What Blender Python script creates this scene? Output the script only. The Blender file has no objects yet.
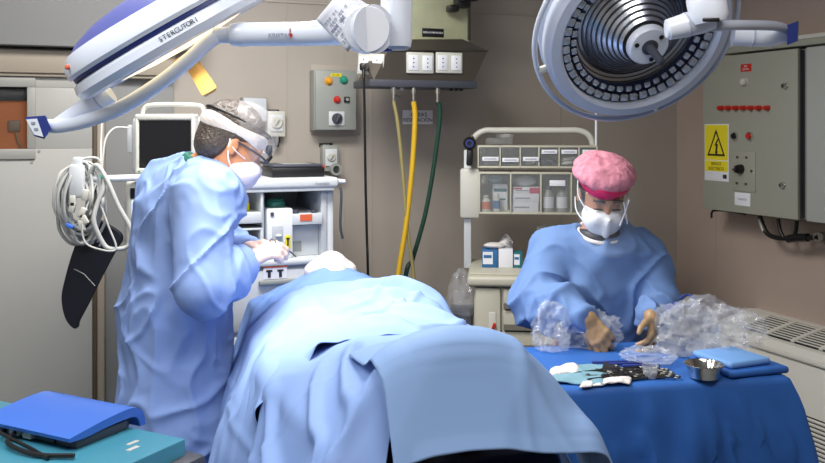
import bpy, bmesh, math, random
import numpy as np
from mathutils import Vector, Matrix

sc = bpy.context.scene
COL = sc.collection

# ------------------------------------------------------------------ camera
FPX, CX, HY, EYE = 900.0, 412.5, 128.0, 1.65      # focal length in pixels, principal column, horizon row, eye height
cam = bpy.data.objects.new('camera', bpy.data.cameras.new('camera'))
COL.objects.link(cam)
cam.location = (0, 0, EYE)
cam.rotation_euler = (math.pi / 2, 0, 0)
cam.data.sensor_width = 36.0
cam.data.lens = 36.0 * FPX / 825.0
cam.data.shift_y = -(231.5 - HY) / 825.0
cam.data.clip_start = 0.05
sc.camera = cam

# ------------------------------------------------------------------ world, big lights, exposure
world = bpy.data.worlds.new('world')
sc.world = world
world.use_nodes = True
world.node_tree.nodes['Background'].inputs[0].default_value = (0.9, 0.95, 1, 1)
world.node_tree.nodes['Background'].inputs[1].default_value = 0.05
sc.view_settings.view_transform = 'Standard'
sc.view_settings.look = 'None'
sc.view_settings.exposure = 0.0
sc.view_settings.gamma = 1.0

ALPHA = math.radians(22.0)                          # the room stands turned 22 degrees to the camera
E = Vector((math.cos(ALPHA), math.sin(ALPHA), 0))   # along the back wall
N = Vector((-math.sin(ALPHA), math.cos(ALPHA), 0))  # into the back wall
VB, UR, UL, VF, HC = 4.357, 3.45, -1.9, -1.6, 2.75  # back wall, right wall, left wall, wall behind, ceiling


def RW(u, v, z=0.0):
    p = E * u + N * v
    return Vector((p.x, p.y, z))


def area(name, loc, size, power, color, rot=(0, 0, ALPHA)):
    d = bpy.data.lights.new(name, 'AREA')
    d.shape = 'RECTANGLE'
    d.size, d.size_y = size
    d.energy = power
    d.color = color
    o = bpy.data.objects.new(name, d)
    COL.objects.link(o)
    o.location = loc
    o.rotation_euler = rot
    return o


area('ceiling_lamp_glow', RW(0.6, 2.9, HC - 0.03), (1.2, 0.6), 60, (1.0, 0.96, 0.90))
area('ceiling_lamp_glow', RW(1.0, 0.9, HC - 0.03), (1.2, 0.6), 26, (1.0, 0.96, 0.92))
area('ceiling_lamp_glow', RW(-0.6, 1.6, HC - 0.03), (1.2, 0.6), 36, (0.95, 0.97, 1.0))


# ------------------------------------------------------------------ small maths
def ray(px, py):
    return Vector(((px - CX) / FPX, 1.0, -(py - HY) / FPX))


def atY(px, py, Y):
    return Vector((0, 0, EYE)) + ray(px, py) * Y


def atV(px, py, v):
    d = ray(px, py)
    return Vector((0, 0, EYE)) + d * (v / d.dot(N))


def atU(px, py, u):
    d = ray(px, py)
    return Vector((0, 0, EYE)) + d * (u / d.dot(E))


def uv(p):
    return p.dot(E), p.dot(N), p.z


def wallbox(x0, y0, x1, y1, v):
    """u range and z range of a rectangle on a plane parallel to the back wall"""
    a, b = uv(atV(x0, (y0 + y1) / 2, v)), uv(atV(x1, (y0 + y1) / 2, v))
    t, q = atV((x0 + x1) / 2, y0, v).z, atV((x0 + x1) / 2, y1, v).z
    return a[0], b[0], q, t


def frame(right, up, origin):
    r = Vector(right).normalized()
    u = Vector(up)
    n = r.cross(u).normalized()
    u = n.cross(r).normalized()
    m = Matrix((r, u, n)).transposed().to_4x4()
    m.translation = Vector(origin)
    return m


def catmull(pts, n=8, closed=False):
    pts = [Vector(p) for p in pts]
    out = []
    m = len(pts)
    segs = m if closed else m - 1
    for i in range(segs):
        if closed:
            p0, p1, p2, p3 = pts[(i - 1) % m], pts[i], pts[(i + 1) % m], pts[(i + 2) % m]
        else:
            p0, p1, p2, p3 = pts[max(i - 1, 0)], pts[i], pts[i + 1], pts[min(i + 2, m - 1)]
        for k in range(n):
            t = k / n
            out.append(0.5 * ((2 * p1) + (p2 - p0) * t + (2 * p0 - 5 * p1 + 4 * p2 - p3) * t * t + (3 * p1 - p0 - 3 * p2 + p3) * t ** 3))
    if not closed:
        out.append(pts[-1])
    return out


def lin(c):
    c = c / 255.0
    return c / 12.92 if c <= 0.04045 else ((c + 0.055) / 1.055) ** 2.4


def C(r, g, b):
    return (lin(r), lin(g), lin(b), 1.0)


# ------------------------------------------------------------------ materials
def mat(name, col, rough=0.5, metal=0.0, var=0.06, vscale=8.0, bump=0.0, bscale=40.0, emit=None, estr=0.0, trans=0.0, coat=0.0, spec=0.5, ridged=False, stretch=None):
    m = bpy.data.materials.new(name)
    m.use_nodes = True
    nt = m.node_tree
    b = nt.nodes['Principled BSDF']
    b.inputs['Roughness'].default_value = rough
    b.inputs['Metallic'].default_value = metal
    b.inputs['Specular IOR Level'].default_value = spec
    b.inputs['Coat Weight'].default_value = coat
    b.inputs['Transmission Weight'].default_value = trans
    tc = nt.nodes.new('ShaderNodeTexCoord')
    src = tc.outputs['Object']
    if stretch:
        mp = nt.nodes.new('ShaderNodeMapping')
        mp.inputs['Scale'].default_value = stretch
        nt.links.new(src, mp.inputs['Vector'])
        src = mp.outputs['Vector']
    nz = nt.nodes.new('ShaderNodeTexNoise')
    nz.inputs['Scale'].default_value = vscale
    nz.inputs['Detail'].default_value = 5
    nt.links.new(src, nz.inputs['Vector'])
    mx = nt.nodes.new('ShaderNodeMix')
    mx.data_type = 'RGBA'
    mx.inputs['A'].default_value = tuple(c * (1 - var) for c in col[:3]) + (1,)
    mx.inputs['B'].default_value = tuple(min(1, c * (1 + var)) for c in col[:3]) + (1,)
    nt.links.new(nz.outputs['Fac'], mx.inputs['Factor'])
    nt.links.new(mx.outputs['Result'], b.inputs['Base Color'])
    if bump:
        bn = nt.nodes.new('ShaderNodeTexNoise')
        bn.inputs['Scale'].default_value = bscale
        bn.inputs['Detail'].default_value = 3
        if ridged:
            bn.noise_type = 'RIDGED_MULTIFRACTAL'
        nt.links.new(src, bn.inputs['Vector'])
        bp = nt.nodes.new('ShaderNodeBump')
        bp.inputs['Strength'].default_value = bump
        bp.inputs['Distance'].default_value = 0.01
        nt.links.new(bn.outputs['Fac'], bp.inputs['Height'])
        nt.links.new(bp.outputs['Normal'], b.inputs['Normal'])
    if emit:
        b.inputs['Emission Color'].default_value = emit
        b.inputs['Emission Strength'].default_value = estr
    return m


def clear_mat(name, tint, amount=0.8, rough=0.08, bump=0.0, bscale=30):
    """thin clear plastic: mostly see-through with shiny reflections"""
    m = bpy.data.materials.new(name)
    m.use_nodes = True
    nt = m.node_tree
    b = nt.nodes['Principled BSDF']
    b.inputs['Base Color'].default_value = tint
    b.inputs['Roughness'].default_value = rough
    b.inputs['Specular IOR Level'].default_value = 0.8
    tr = nt.nodes.new('ShaderNodeBsdfTransparent')
    ms = nt.nodes.new('ShaderNodeMixShader')
    ms.inputs[0].default_value = amount
    nt.links.new(b.outputs[0], ms.inputs[1])
    nt.links.new(tr.outputs[0], ms.inputs[2])
    nt.links.new(ms.outputs[0], nt.nodes['Material Output'].inputs[0])
    if bump:
        tc = nt.nodes.new('ShaderNodeTexCoord')
        bn = nt.nodes.new('ShaderNodeTexNoise')
        bn.inputs['Scale'].default_value = bscale
        nt.links.new(tc.outputs['Object'], bn.inputs['Vector'])
        bp = nt.nodes.new('ShaderNodeBump')
        bp.inputs['Strength'].default_value = bump
        nt.links.new(bn.outputs['Fac'], bp.inputs['Height'])
        nt.links.new(bp.outputs['Normal'], b.inputs['Normal'])
    return m


M = {}
M['wall'] = mat('beige wall panel', C(172, 164, 155), 0.55, var=0.05, vscale=6, bump=0.03, bscale=180)
M['wall_r'] = mat('brown beige wall panel', C(176, 159, 149), 0.6, var=0.05, vscale=6, bump=0.03, bscale=180)
M['wall_grey'] = mat('grey painted panel', C(140, 141, 141), 0.5, var=0.03)
M['floor'] = mat('grey vinyl floor', C(120, 125, 128), 0.35, var=0.1, vscale=20)
M['ceil'] = mat('white ceiling', C(215, 213, 208), 0.8, var=0.02)
M['door'] = mat('grey door leaf', C(176, 176, 172), 0.45, var=0.03, vscale=3)
M['doortrim'] = mat('aluminium door trim', C(160, 160, 156), 0.35, var=0.03)
M['brown'] = mat('brown seal', C(88, 74, 58), 0.6)
M['jamb'] = mat('beige jamb', C(165, 155, 140), 0.5)
M['amber'] = mat('amber lit room behind glass', C(110, 58, 10), 0.6, var=0.5, vscale=4, emit=C(190, 96, 12), estr=0.22)
M['black'] = mat('black plastic', C(22, 22, 24), 0.4, var=0.1)
M['screen'] = mat('dark screen glass', C(14, 16, 22), 0.12, var=0.1, spec=0.6)
M['white'] = mat('white enamel', C(226, 230, 236), 0.3, var=0.015, coat=0.2)
M['lampwhite'] = mat('white lamp enamel', C(222, 228, 240), 0.28, var=0.015, coat=0.3)
M['lampgrey'] = mat('pale grey lamp enamel', C(178, 186, 202), 0.3, var=0.02, coat=0.2)
M['lampblue'] = mat('violet blue lamp cover', C(92, 98, 162), 0.35, var=0.05)
M['navyblue'] = mat('deep blue cap', C(40, 56, 128), 0.4, var=0.05)
M['offwhite'] = mat('cream plastic', C(200, 200, 192), 0.4, var=0.02)
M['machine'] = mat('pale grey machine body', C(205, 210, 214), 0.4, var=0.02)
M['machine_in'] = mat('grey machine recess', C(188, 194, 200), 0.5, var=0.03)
M['steel'] = mat('brushed steel', C(120, 118, 112), 0.32, metal=1.0, var=0.15, vscale=6, stretch=(1, 1, 60))
M['steeldark'] = mat('dark smoked steel', C(112, 106, 98), 0.38, metal=0.8, var=0.15, vscale=6)
M['steelgreen'] = mat('greenish steel with painted reflection', C(196, 200, 166), 0.3, metal=0.35, var=0.25, vscale=9)  # base colour lightened to carry a bright reflection on the column
M['chrome'] = mat('polished chrome', C(215, 215, 212), 0.12, metal=1.0, var=0.03)
M['reflector'] = mat('mirror reflector', C(206, 210, 218), 0.3, metal=1.0, var=0.1, vscale=10)
M['prism'] = mat('faceted clear lens', C(186, 194, 206), 0.08, metal=0.6, var=0.6, vscale=40, coat=1.0)
M['glow'] = mat('glowing warm lens', C(255, 225, 170), 0.4, emit=(1.0, 0.83, 0.5, 1), estr=1.6)
M['handle'] = mat('lamp handle with painted lamplight', C(226, 176, 96), 0.4, var=0.1)  # amber of the lamp's own light put into the handle colour
M['cabgrey'] = mat('grey green cabinet enamel', C(158, 160, 148), 0.4, var=0.02)
M['cabgrey2'] = mat('grey cabinet enamel', C(176, 180, 176), 0.4, var=0.02)
M['boxgrey'] = mat('grey control box enamel', C(150, 154, 150), 0.4, var=0.02)
M['red'] = mat('red plastic', C(196, 36, 22), 0.3, var=0.05, coat=0.4)
M['orange'] = mat('orange label', C(216, 100, 60), 0.5)
M['yellow'] = mat('yellow sign film', C(232, 216, 40), 0.4, var=0.02)
M['yhose'] = mat('yellow hose rubber', C(206, 166, 30), 0.45, var=0.1)
M['ohose'] = mat('olive hose', C(150, 140, 92), 0.45, var=0.1)
M['ghose'] = mat('dark green hose', C(22, 62, 48), 0.4, var=0.1)
M['greenlamp'] = mat('green lamp', C(30, 150, 120), 0.25, coat=0.5)
M['amberlamp'] = mat('amber lamp', C(226, 160, 30), 0.25, coat=0.5)
M['paper'] = mat('white paper', C(228, 230, 238), 0.7, var=0.02)
M['ink'] = mat('dark ink', C(40, 42, 52), 0.7)
M['greyink'] = mat('grey ink', C(150, 152, 170), 0.7)
M['signgrey'] = mat('pale sign film', C(244, 244, 250), 0.5)
M['gown'] = mat('blue gown fabric', C(132, 158, 212), 0.75, var=0.05, vscale=5, bump=0.40, bscale=17, ridged=True, spec=0.25)
M['gown2'] = mat('mid blue gown fabric', C(100, 130, 180), 0.75, var=0.05, vscale=5, bump=0.40, bscale=17, ridged=True, spec=0.25)
M['drape'] = mat('pale blue drape', C(132, 160, 212), 0.7, var=0.04, vscale=3, bump=0.10, bscale=6, ridged=True, spec=0.3)
M['drape2'] = mat('blue drape', C(112, 146, 210), 0.7, var=0.04, vscale=3, bump=0.10, bscale=6, ridged=True, spec=0.3)
M['drapeshade'] = mat('blue drape with painted shade', C(130, 160, 204), 0.65, var=0.03, vscale=3, bump=0.08, bscale=5, ridged=True, spec=0.35)  # greyer drape copy, shade away from the lamp put into the colour
M['tablecover'] = mat('deep blue table cover', C(44, 96, 172), 0.55, var=0.08, vscale=4, bump=0.5, bscale=7, ridged=True, spec=0.4)
M['navy'] = mat('navy vinyl', C(18, 28, 62), 0.45, var=0.15)
M['padnavy'] = mat('dark navy padding', C(16, 20, 36), 0.5, var=0.2)
M['foldblue'] = mat('folded light blue cloth', C(112, 160, 220), 0.75, var=0.05, bump=0.15, bscale=20)
M['teal'] = mat('pale teal cloth', C(112, 152, 168), 0.8, var=0.08, bump=0.3, bscale=25)
M['gauze'] = mat('white gauze', C(214, 210, 210), 0.9, var=0.06, bump=0.4, bscale=60)
M['skin_m'] = mat('tanned skin', C(196, 138, 104), 0.5, var=0.08, vscale=14, spec=0.35)
M['skin_w'] = mat('brown skin', C(176, 128, 104), 0.5, var=0.08, vscale=14, spec=0.35)
M['skin_p'] = mat('pale skin', C(238, 214, 200), 0.5, var=0.05, vscale=14, spec=0.3)
M['hair_m'] = mat('dark grey hair', C(78, 70, 66), 0.45, var=0.8, vscale=50, bump=0.7, bscale=120, stretch=(1, 0.4, 1))
M['hair_w'] = mat('dark hair', C(30, 22, 20), 0.5, var=0.3, vscale=60, bump=0.5, bscale=120)
M['mask_m'] = mat('pale lilac mask fabric', C(226, 220, 232), 0.85, var=0.02, bump=0.15, bscale=60)
M['mask_w'] = mat('white respirator fabric', C(214, 220, 228), 0.85, var=0.02, bump=0.1, bscale=80)
M['glove_m'] = mat('off white latex', C(226, 200, 190), 0.45, var=0.03, bump=0.1, bscale=60)
M['glove_w'] = mat('tan latex', C(156, 128, 96), 0.45, var=0.06, bump=0.1, bscale=60)
M['pink'] = mat('pink print cap fabric', C(226, 138, 158), 0.8, var=0.6, vscale=48, bump=0.5, bscale=45)
M['pinkband'] = mat('shiny magenta band', C(206, 40, 96), 0.3, var=0.45, vscale=60)
M['green'] = mat('green scrub collar', C(40, 106, 92), 0.8)
M['turq'] = mat('turquoise enamel', C(66, 140, 162), 0.35, var=0.03)
M['devblue'] = mat('royal blue plastic', C(66, 116, 214), 0.32, var=0.02, coat=0.15)
M['devgrey'] = mat('dark grey plastic', C(66, 70, 80), 0.5, var=0.08)
M['cable'] = mat('grey cable', C(182, 184, 182), 0.5, var=0.05)
M['ac'] = mat('cream air unit', C(226, 225, 218), 0.45, var=0.02)
M['slot'] = mat('dark slot', C(24, 24, 24), 0.7)
M['cart'] = mat('cream cart enamel', C(186, 184, 168), 0.45, var=0.03)
M['cartdark'] = mat('grey drawer pull', C(118, 114, 104), 0.5, var=0.05)
M['binclear'] = clear_mat('clear bin plastic', C(170, 175, 175), 0.80, 0.15)
M['bag'] = clear_mat('clear crumpled film', C(228, 234, 244), 0.84, 0.06, bump=1.0, bscale=26)
M['visor'] = clear_mat('clear visor', C(225, 232, 242), 0.97, 0.05)
M['hairnet'] = clear_mat('clear bouffant film', C(222, 222, 228), 0.82, 0.10, bump=1.0, bscale=45)
M['glass'] = clear_mat('window glass', C(120, 125, 125), 0.95, 0.04)
M['boxblue'] = mat('blue carton', C(44, 104, 160), 0.6)
M['boxteal'] = mat('teal carton', C(32, 112, 124), 0.6)
M['magenta'] = mat('magenta carton print', C(190, 40, 90), 0.6)
M['acgreen'] = mat('green knob', C(36, 110, 96), 0.4)


# ------------------------------------------------------------------ mesh builder
class MB:
    def __init__(self):
        self.v, self.f = [], []

    def add(self, verts, faces, mtx=None):
        o = len(self.v)
        for p in verts:
            p = Vector(p)
            self.v.append(mtx @ p if mtx else p)
        for f in faces:
            self.f.append([i + o for i in f])
        return self

    def box(self, c, s, rot=None, bev=0.0, seg=2):
        bm = bmesh.new()
        bmesh.ops.create_cube(bm, size=1.0)
        for v in bm.verts:
            v.co = Vector((v.co.x * s[0], v.co.y * s[1], v.co.z * s[2]))
        if bev:
            bmesh.ops.bevel(bm, geom=list(bm.edges), offset=min(bev, min(s) * 0.49), segments=seg, affect='EDGES', profile=0.5)
        bm.verts.index_update()
        m = Matrix.Translation(Vector(c)) @ (rot.to_4x4() if rot else Matrix())
        self.add([v.co.copy() for v in bm.verts], [[v.index for v in f.verts] for f in bm.faces], m)
        bm.free()
        return self

    def box2(self, lo, hi, bev=0.0, seg=2):
        lo, hi = Vector(lo), Vector(hi)
        return self.box((lo + hi) / 2, [abs(a) for a in (hi - lo)], None, bev, seg)

    def tube(self, pts, r, n=10, closed=False, caps=True):
        pts = [Vector(p) for p in pts]
        m = len(pts)
        rs = r if isinstance(r, (list, tuple)) else [r] * m
        o = len(self.v)
        T = []
        for i in range(m):
            a = pts[(i - 1) % m] if (closed or i > 0) else pts[i]
            b = pts[(i + 1) % m] if (closed or i < m - 1) else pts[i]
            t = b - a
            T.append(t.normalized() if t.length > 1e-9 else Vector((0, 0, 1)))
        x = T[0].orthogonal().normalized()
        for i in range(m):
            x = (x - T[i] * x.dot(T[i]))
            x = x.normalized() if x.length > 1e-6 else T[i].orthogonal().normalized()
            y = T[i].cross(x)
            for k in range(n):
                an = 2 * math.pi * k / n
                self.v.append(pts[i] + (x * math.cos(an) + y * math.sin(an)) * rs[i])
        for i in range(m if closed else m - 1):
            j = (i + 1) % m
            for k in range(n):
                l = (k + 1) % n
                self.f.append([o + i * n + k, o + i * n + l, o + j * n + l, o + j * n + k])
        if caps and not closed:
            self.f.append([o + k for k in range(n)][::-1])
            self.f.append([o + (m - 1) * n + k for k in range(n)])
        return self

    def cyl(self, p0, p1, r0, r1=None, n=24):
        return self.tube([p0, p1], [r0, r0 if r1 is None else r1], n)

    def lathe(self, prof, origin, axis, n=40, close=False):
        """prof: list of (radius, height along axis)"""
        ax = Vector(axis).normalized()
        x = ax.orthogonal().normalized()
        y = ax.cross(x)
        o0 = Vector(origin)
        o = len(self.v)
        m = len(prof)
        for (r, h) in prof:
            for k in range(n):
                an = 2 * math.pi * k / n
                self.v.append(o0 + ax * h + (x * math.cos(an) + y * math.sin(an)) * max(r, 1e-5))
        for i in range(m if close else m - 1):
            j = (i + 1) % m
            for k in range(n):
                l = (k + 1) % n
                self.f.append([o + i * n + k, o + i * n + l, o + j * n + l, o + j * n + k])
        return self

    def prism(self, poly, mtx, depth):
        """polygon in the xy plane of mtx, extruded by depth along its z"""
        n = len(poly)
        vs = [(p[0], p[1], 0) for p in poly] + [(p[0], p[1], depth) for p in poly]
        fs = [list(range(n))[::-1], list(range(n, 2 * n))]
        for i in range(n):
            j = (i + 1) % n
            fs.append([i, j, n + j, n + i])
        return self.add(vs, fs, mtx)

    def sph(self, c, r, n=20, rot=None):
        r = (r, r, r) if not isinstance(r, (tuple, list)) else r
        vs, fs = [], []
        h = n // 2
        for i in range(h + 1):
            th = math.pi * i / h
            for k in range(n):
                ph = 2 * math.pi * k / n
                vs.append((r[0] * math.sin(th) * math.cos(ph), r[1] * math.sin(th) * math.sin(ph), r[2] * math.cos(th)))
        for i in range(h):
            for k in range(n):
                l = (k + 1) % n
                fs.append([i * n + k, (i + 1) * n + k, (i + 1) * n + l, i * n + l])
        return self.add(vs, fs, Matrix.Translation(Vector(c)) @ (rot.to_4x4() if rot else Matrix()))

    def grid(self, P):
        """P: array rows x cols x 3"""
        R_, C_ = P.shape[:2]
        o = len(self.v)
        for row in P:
            for p in row:
                self.v.append(Vector((float(p[0]), float(p[1]), float(p[2]))))
        for i in range(R_ - 1):
            for j in range(C_ - 1):
                self.f.append([o + i * C_ + j, o + i * C_ + j + 1, o + (i + 1) * C_ + j + 1, o + (i + 1) * C_ + j])
        return self


MTX = {}


def tag(o, label, cat, group=None, kind=None):
    o['label'] = label
    o['category'] = cat
    if group:
        o['group'] = group
    if kind:
        o['kind'] = kind
    return o


def thing(name, label, cat, loc=(0, 0, 0), rotz=0.0, group=None):
    o = bpy.data.objects.new(name, None)
    o.empty_display_size = 0.1
    COL.objects.link(o)
    o.location = loc
    o.rotation_euler = (0, 0, rotz)
    MTX[o.name] = Matrix.Translation(Vector(loc)) @ Matrix.Rotation(rotz, 4, 'Z')
    return tag(o, label, cat, group)


def obj(name, mb, m, parent=None, world=False, angle=38, label=None, solid=0.0, sub=0, kind=None):
    """link mb as one mesh object; without a parent its origin moves to the foot of its own box"""
    vs = mb.v
    if parent is not None and world:
        inv = MTX[parent.name].inverted()
        vs = [inv @ p for p in vs]
    off = Vector((0, 0, 0))
    if parent is None:
        lo = Vector([min(p[i] for p in vs) for i in range(3)])
        hi = Vector([max(p[i] for p in vs) for i in range(3)])
        off = Vector(((lo.x + hi.x) / 2, (lo.y + hi.y) / 2, lo.z))
        vs = [p - off for p in vs]
    me = bpy.data.meshes.new(name)
    me.from_pydata([tuple(p) for p in vs], [], mb.f)
    bm = bmesh.new()
    bm.from_mesh(me)
    if not getattr(mb, 'keep', False):
        bmesh.ops.recalc_face_normals(bm, faces=bm.faces)
    bm.to_mesh(me)
    bm.free()
    me.materials.append(m)
    me.shade_smooth()
    me.set_sharp_from_angle(angle=math.radians(angle))
    o = bpy.data.objects.new(name, me)
    COL.objects.link(o)
    o.location = off
    if parent is not None:
        o.parent = parent
        MTX[o.name] = MTX[parent.name].copy()
    else:
        MTX[o.name] = Matrix.Translation(off)
    if solid:
        s = o.modifiers.new('thickness', 'SOLIDIFY')
        s.thickness = solid
        s.offset = -1
    if sub:
        s = o.modifiers.new('smooth', 'SUBSURF')
        s.levels = s.render_levels = sub
    if label:
        o['label'] = label
    if kind:
        o['kind'] = kind
    return o


def struct(name, mb, m, parent=None, **k):
    o = obj(name, mb, m, parent, **k)
    o['kind'] = 'structure'
    return o


def text(name, s, size, m, mtx, parent=None, world=True, align='CENTER', ext=0.0004, spacing=1.0):
    cu = bpy.data.curves.new(name, 'FONT')
    cu.body = s
    cu.size = size
    cu.align_x = align
    cu.align_y = 'CENTER'
    cu.extrude = ext
    cu.space_character = spacing
    tmp = bpy.data.objects.new(name, cu)
    COL.objects.link(tmp)
    dg = bpy.context.evaluated_depsgraph_get()
    me = bpy.data.meshes.new_from_object(tmp.evaluated_get(dg))
    bpy.data.objects.remove(tmp)
    me.name = name
    me.materials.clear()
    me.materials.append(m)
    o = bpy.data.objects.new(name, me)
    COL.objects.link(o)
    mm = mtx
    if parent is not None:
        o.parent = parent
        if world:
            mm = MTX[parent.name].inverted() @ mtx
    o.matrix_local = mm
    return o


def dup(root, loc, rotz=None, label=None):
    r = root.copy()
    COL.objects.link(r)
    r.location = loc
    if rotz is not None:
        r.rotation_euler = (0, 0, rotz)
    if label:
        r['label'] = label
    for ch in list(root.children):
        c = ch.copy()
        COL.objects.link(c)
        c.parent = r
        for g in list(ch.children):
            d = g.copy()
            COL.objects.link(d)
            d.parent = c
    return r


# ------------------------------------------------------------------ implicit surfaces for bodies and cloth
def vnoise(P, seed=0):
    P = np.asarray(P, dtype=np.float64)
    I = np.floor(P).astype(np.int64)
    F = P - I
    U = F * F * F * (F * (F * 6 - 15) + 10)

    def h(i, j, k):
        n = (i * 374761393 + j * 668265263 + k * 1274126177 + seed * 974711) & 0x7fffffff
        n = ((n ^ (n >> 13)) * 1103515245 + 12345) & 0x7fffffff
        n = ((n ^ (n >> 11)) * 60493) & 0x7fffffff
        return (n ^ (n >> 15)) / float(0x7fffffff) * 2 - 1
    x, y, z = I[:, 0], I[:, 1], I[:, 2]
    u, v, w = U[:, 0], U[:, 1], U[:, 2]
    L = lambda a, b, t: a + (b - a) * t
    return L(L(L(h(x, y, z), h(x + 1, y, z), u), L(h(x, y + 1, z), h(x + 1, y + 1, z), u), v),
             L(L(h(x, y, z + 1), h(x + 1, y, z + 1), u), L(h(x, y + 1, z + 1), h(x + 1, y + 1, z + 1), u), v), w)


def ridge(P, seed=0):
    return 1 - 2 * np.abs(vnoise(P, seed))


def A(*p):
    return np.array(p, dtype=np.float64)


def capd(P, a, b, ra, rb):
    a, b = np.asarray(a, float), np.asarray(b, float)
    ba = b - a
    t = np.clip(((P - a) @ ba) / max(ba @ ba, 1e-12), 0, 1)
    return np.linalg.norm(P - a - t[:, None] * ba, axis=1) - (ra + (rb - ra) * t)


def elld(P, c, r, ax=None):
    q = P - np.asarray(c, float)
    if ax is not None:
        q = q @ np.asarray(ax, float).T
    r = np.asarray(r, float)
    k0 = np.linalg.norm(q / r, axis=1)
    k1 = np.linalg.norm(q / (r * r), axis=1) + 1e-9
    return k0 * (k0 - 1) / k1


def smin(a, b, k):
    h = np.clip(0.5 + 0.5 * (b - a) / k, 0, 1)
    return b * (1 - h) + a * h - k * h * (1 - h)


def smax(a, b, k):
    return -smin(-a, -b, k)


def polygonise(fn, lo, hi, h):
    """naive surface nets, refined near the surface only"""
    lo, hi = np.asarray(lo, float), np.asarray(hi, float)
    K = 4
    n = np.ceil((hi - lo) / (h * K)).astype(int) + 1
    cx = [lo[i] + (np.arange(n[i]) + 0.5) * h * K - 0.5 * h for i in range(3)]
    G = np.stack(np.meshgrid(*cx, indexing='ij'), -1).reshape(-1, 3)
    D0 = fn(G).reshape(n)
    D = D0.repeat(K, 0).repeat(K, 1).repeat(K, 2)
    m = n * K
    near = np.abs(D) < h * K * 2.0
    idx = np.argwhere(near)
    P = lo + idx * h
    out = np.empty(len(P))
    for s in range(0, len(P), 400000):
        out[s:s + 400000] = fn(P[s:s + 400000])
    D[near] = out
    S = D < 0
    c = np.zeros(m - 1, dtype=np.int8)
    for dx in (0, 1):
        for dy in (0, 1):
            for dz in (0, 1):
                c += S[dx:m[0] - 1 + dx, dy:m[1] - 1 + dy, dz:m[2] - 1 + dz]
    cells = np.argwhere((c > 0) & (c < 8))
    vid = -np.ones(m - 1, dtype=np.int64)
    vid[tuple(cells.T)] = np.arange(len(cells))
    acc = np.zeros((len(cells), 3))
    cnt = np.zeros(len(cells))
    corners = [(a, b, d) for a in (0, 1) for b in (0, 1) for d in (0, 1)]
    for i, p in enumerate(corners):
        for q in corners[i + 1:]:
            if sum(abs(p[k] - q[k]) for k in range(3)) != 1:
                continue
            pa, qa = cells + np.array(p), cells + np.array(q)
            da, db = D[tuple(pa.T)], D[tuple(qa.T)]
            x = (da < 0) != (db < 0)
            t = np.where(x, da / np.where(np.abs(da - db) < 1e-12, 1e-12, da - db), 0)
            acc[x] += (np.array(p) + (np.array(q) - np.array(p)) * t[:, None])[x]
            cnt[x] += 1
    V = lo + (cells + acc / cnt[:, None]) * h
    faces = []
    for ax in range(3):
        b, d = [(1, 2), (2, 0), (0, 1)][ax]
        sl0 = [slice(1, m[k] - 1) for k in range(3)]
        sl1 = [slice(1, m[k] - 1) for k in range(3)]
        sl0[ax] = slice(0, m[ax] - 1)
        sl1[ax] = slice(1, m[ax])
        s0, s1 = S[tuple(sl0)], S[tuple(sl1)]
        ed = np.argwhere(s0 != s1)
        e0 = ed + np.array([0 if k == ax else 1 for k in range(3)])
        flip = s0[tuple(ed.T)]
        db, dd = np.zeros(3, int), np.zeros(3, int)
        db[b] = 1
        dd[d] = 1
        q = [vid[tuple((e0 - db - dd).T)], vid[tuple((e0 - dd).T)], vid[tuple(e0.T)], vid[tuple((e0 - db).T)]]
        q = np.stack(q, 1)
        q[~flip] = q[~flip][:, ::-1]
        faces.append(q)
    Fc = np.concatenate(faces)
    Fc = Fc[(Fc >= 0).all(1)]
    return V, Fc


def vnormals(V, F):
    n = np.cross(V[F[:, 2]] - V[F[:, 0]], V[F[:, 3]] - V[F[:, 1]])
    out = np.zeros_like(V)
    for k in range(4):
        np.add.at(out, F[:, k], n)
    return out / (np.linalg.norm(out, axis=1)[:, None] + 1e-12)


def relax(V, F, it=2, lam=0.5):
    for _ in range(it):
        acc = np.zeros_like(V)
        cnt = np.zeros(len(V))
        for k in range(4):
            for l in ((k + 1) % 4, (k - 1) % 4):
                np.add.at(acc, F[:, k], V[F[:, l]])
                np.add.at(cnt, F[:, k], 1)
        V = V + lam * (acc / np.maximum(cnt, 1)[:, None] - V)
    return V


def implicit(fn, lo, hi, h, disp=None, smooth=2, post=0):
    V, F = polygonise(fn, lo, hi, h)
    V = relax(V, F, smooth)
    if disp is not None:
        V = V + vnormals(V, F) * disp(V)[:, None]
        V = relax(V, F, post)
    mb = MB()
    mb.keep = True
    mb.v = [Vector(p) for p in V.tolist()]
    mb.f = F.tolist()
    return mb


# ------------------------------------------------------------------ the room
mb = MB().box2((UL - 0.1, VF - 0.1, -0.1), (UR + 0.1, VB + 0.1, 0.0))
ROT = Matrix.Rotation(ALPHA, 4, 'Z')


def room(mb):
    mb.v = [ROT @ p for p in mb.v]
    return mb


struct('floor', room(mb), M['floor'])
struct('ceiling', room(MB().box2((UL - 0.1, VF - 0.1, HC), (UR + 0.1, VB + 0.1, HC + 0.1))), M['ceil'])
struct('wall_back', room(MB().box2((UL, VB, 0), (UR, VB + 0.1, HC))), M['wall'])
struct('wall_right', room(MB().box2((UR, VF, 0), (UR + 0.1, VB + 0.1, HC))), M['wall_r'])
struct('wall_left', room(MB().box2((UL - 0.1, VF, 0), (UL, VB + 0.1, HC))), M['wall'])
struct('wall_front', room(MB().box2((UL, VF - 0.1, 0), (UR, VF, HC))), M['wall'])

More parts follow.
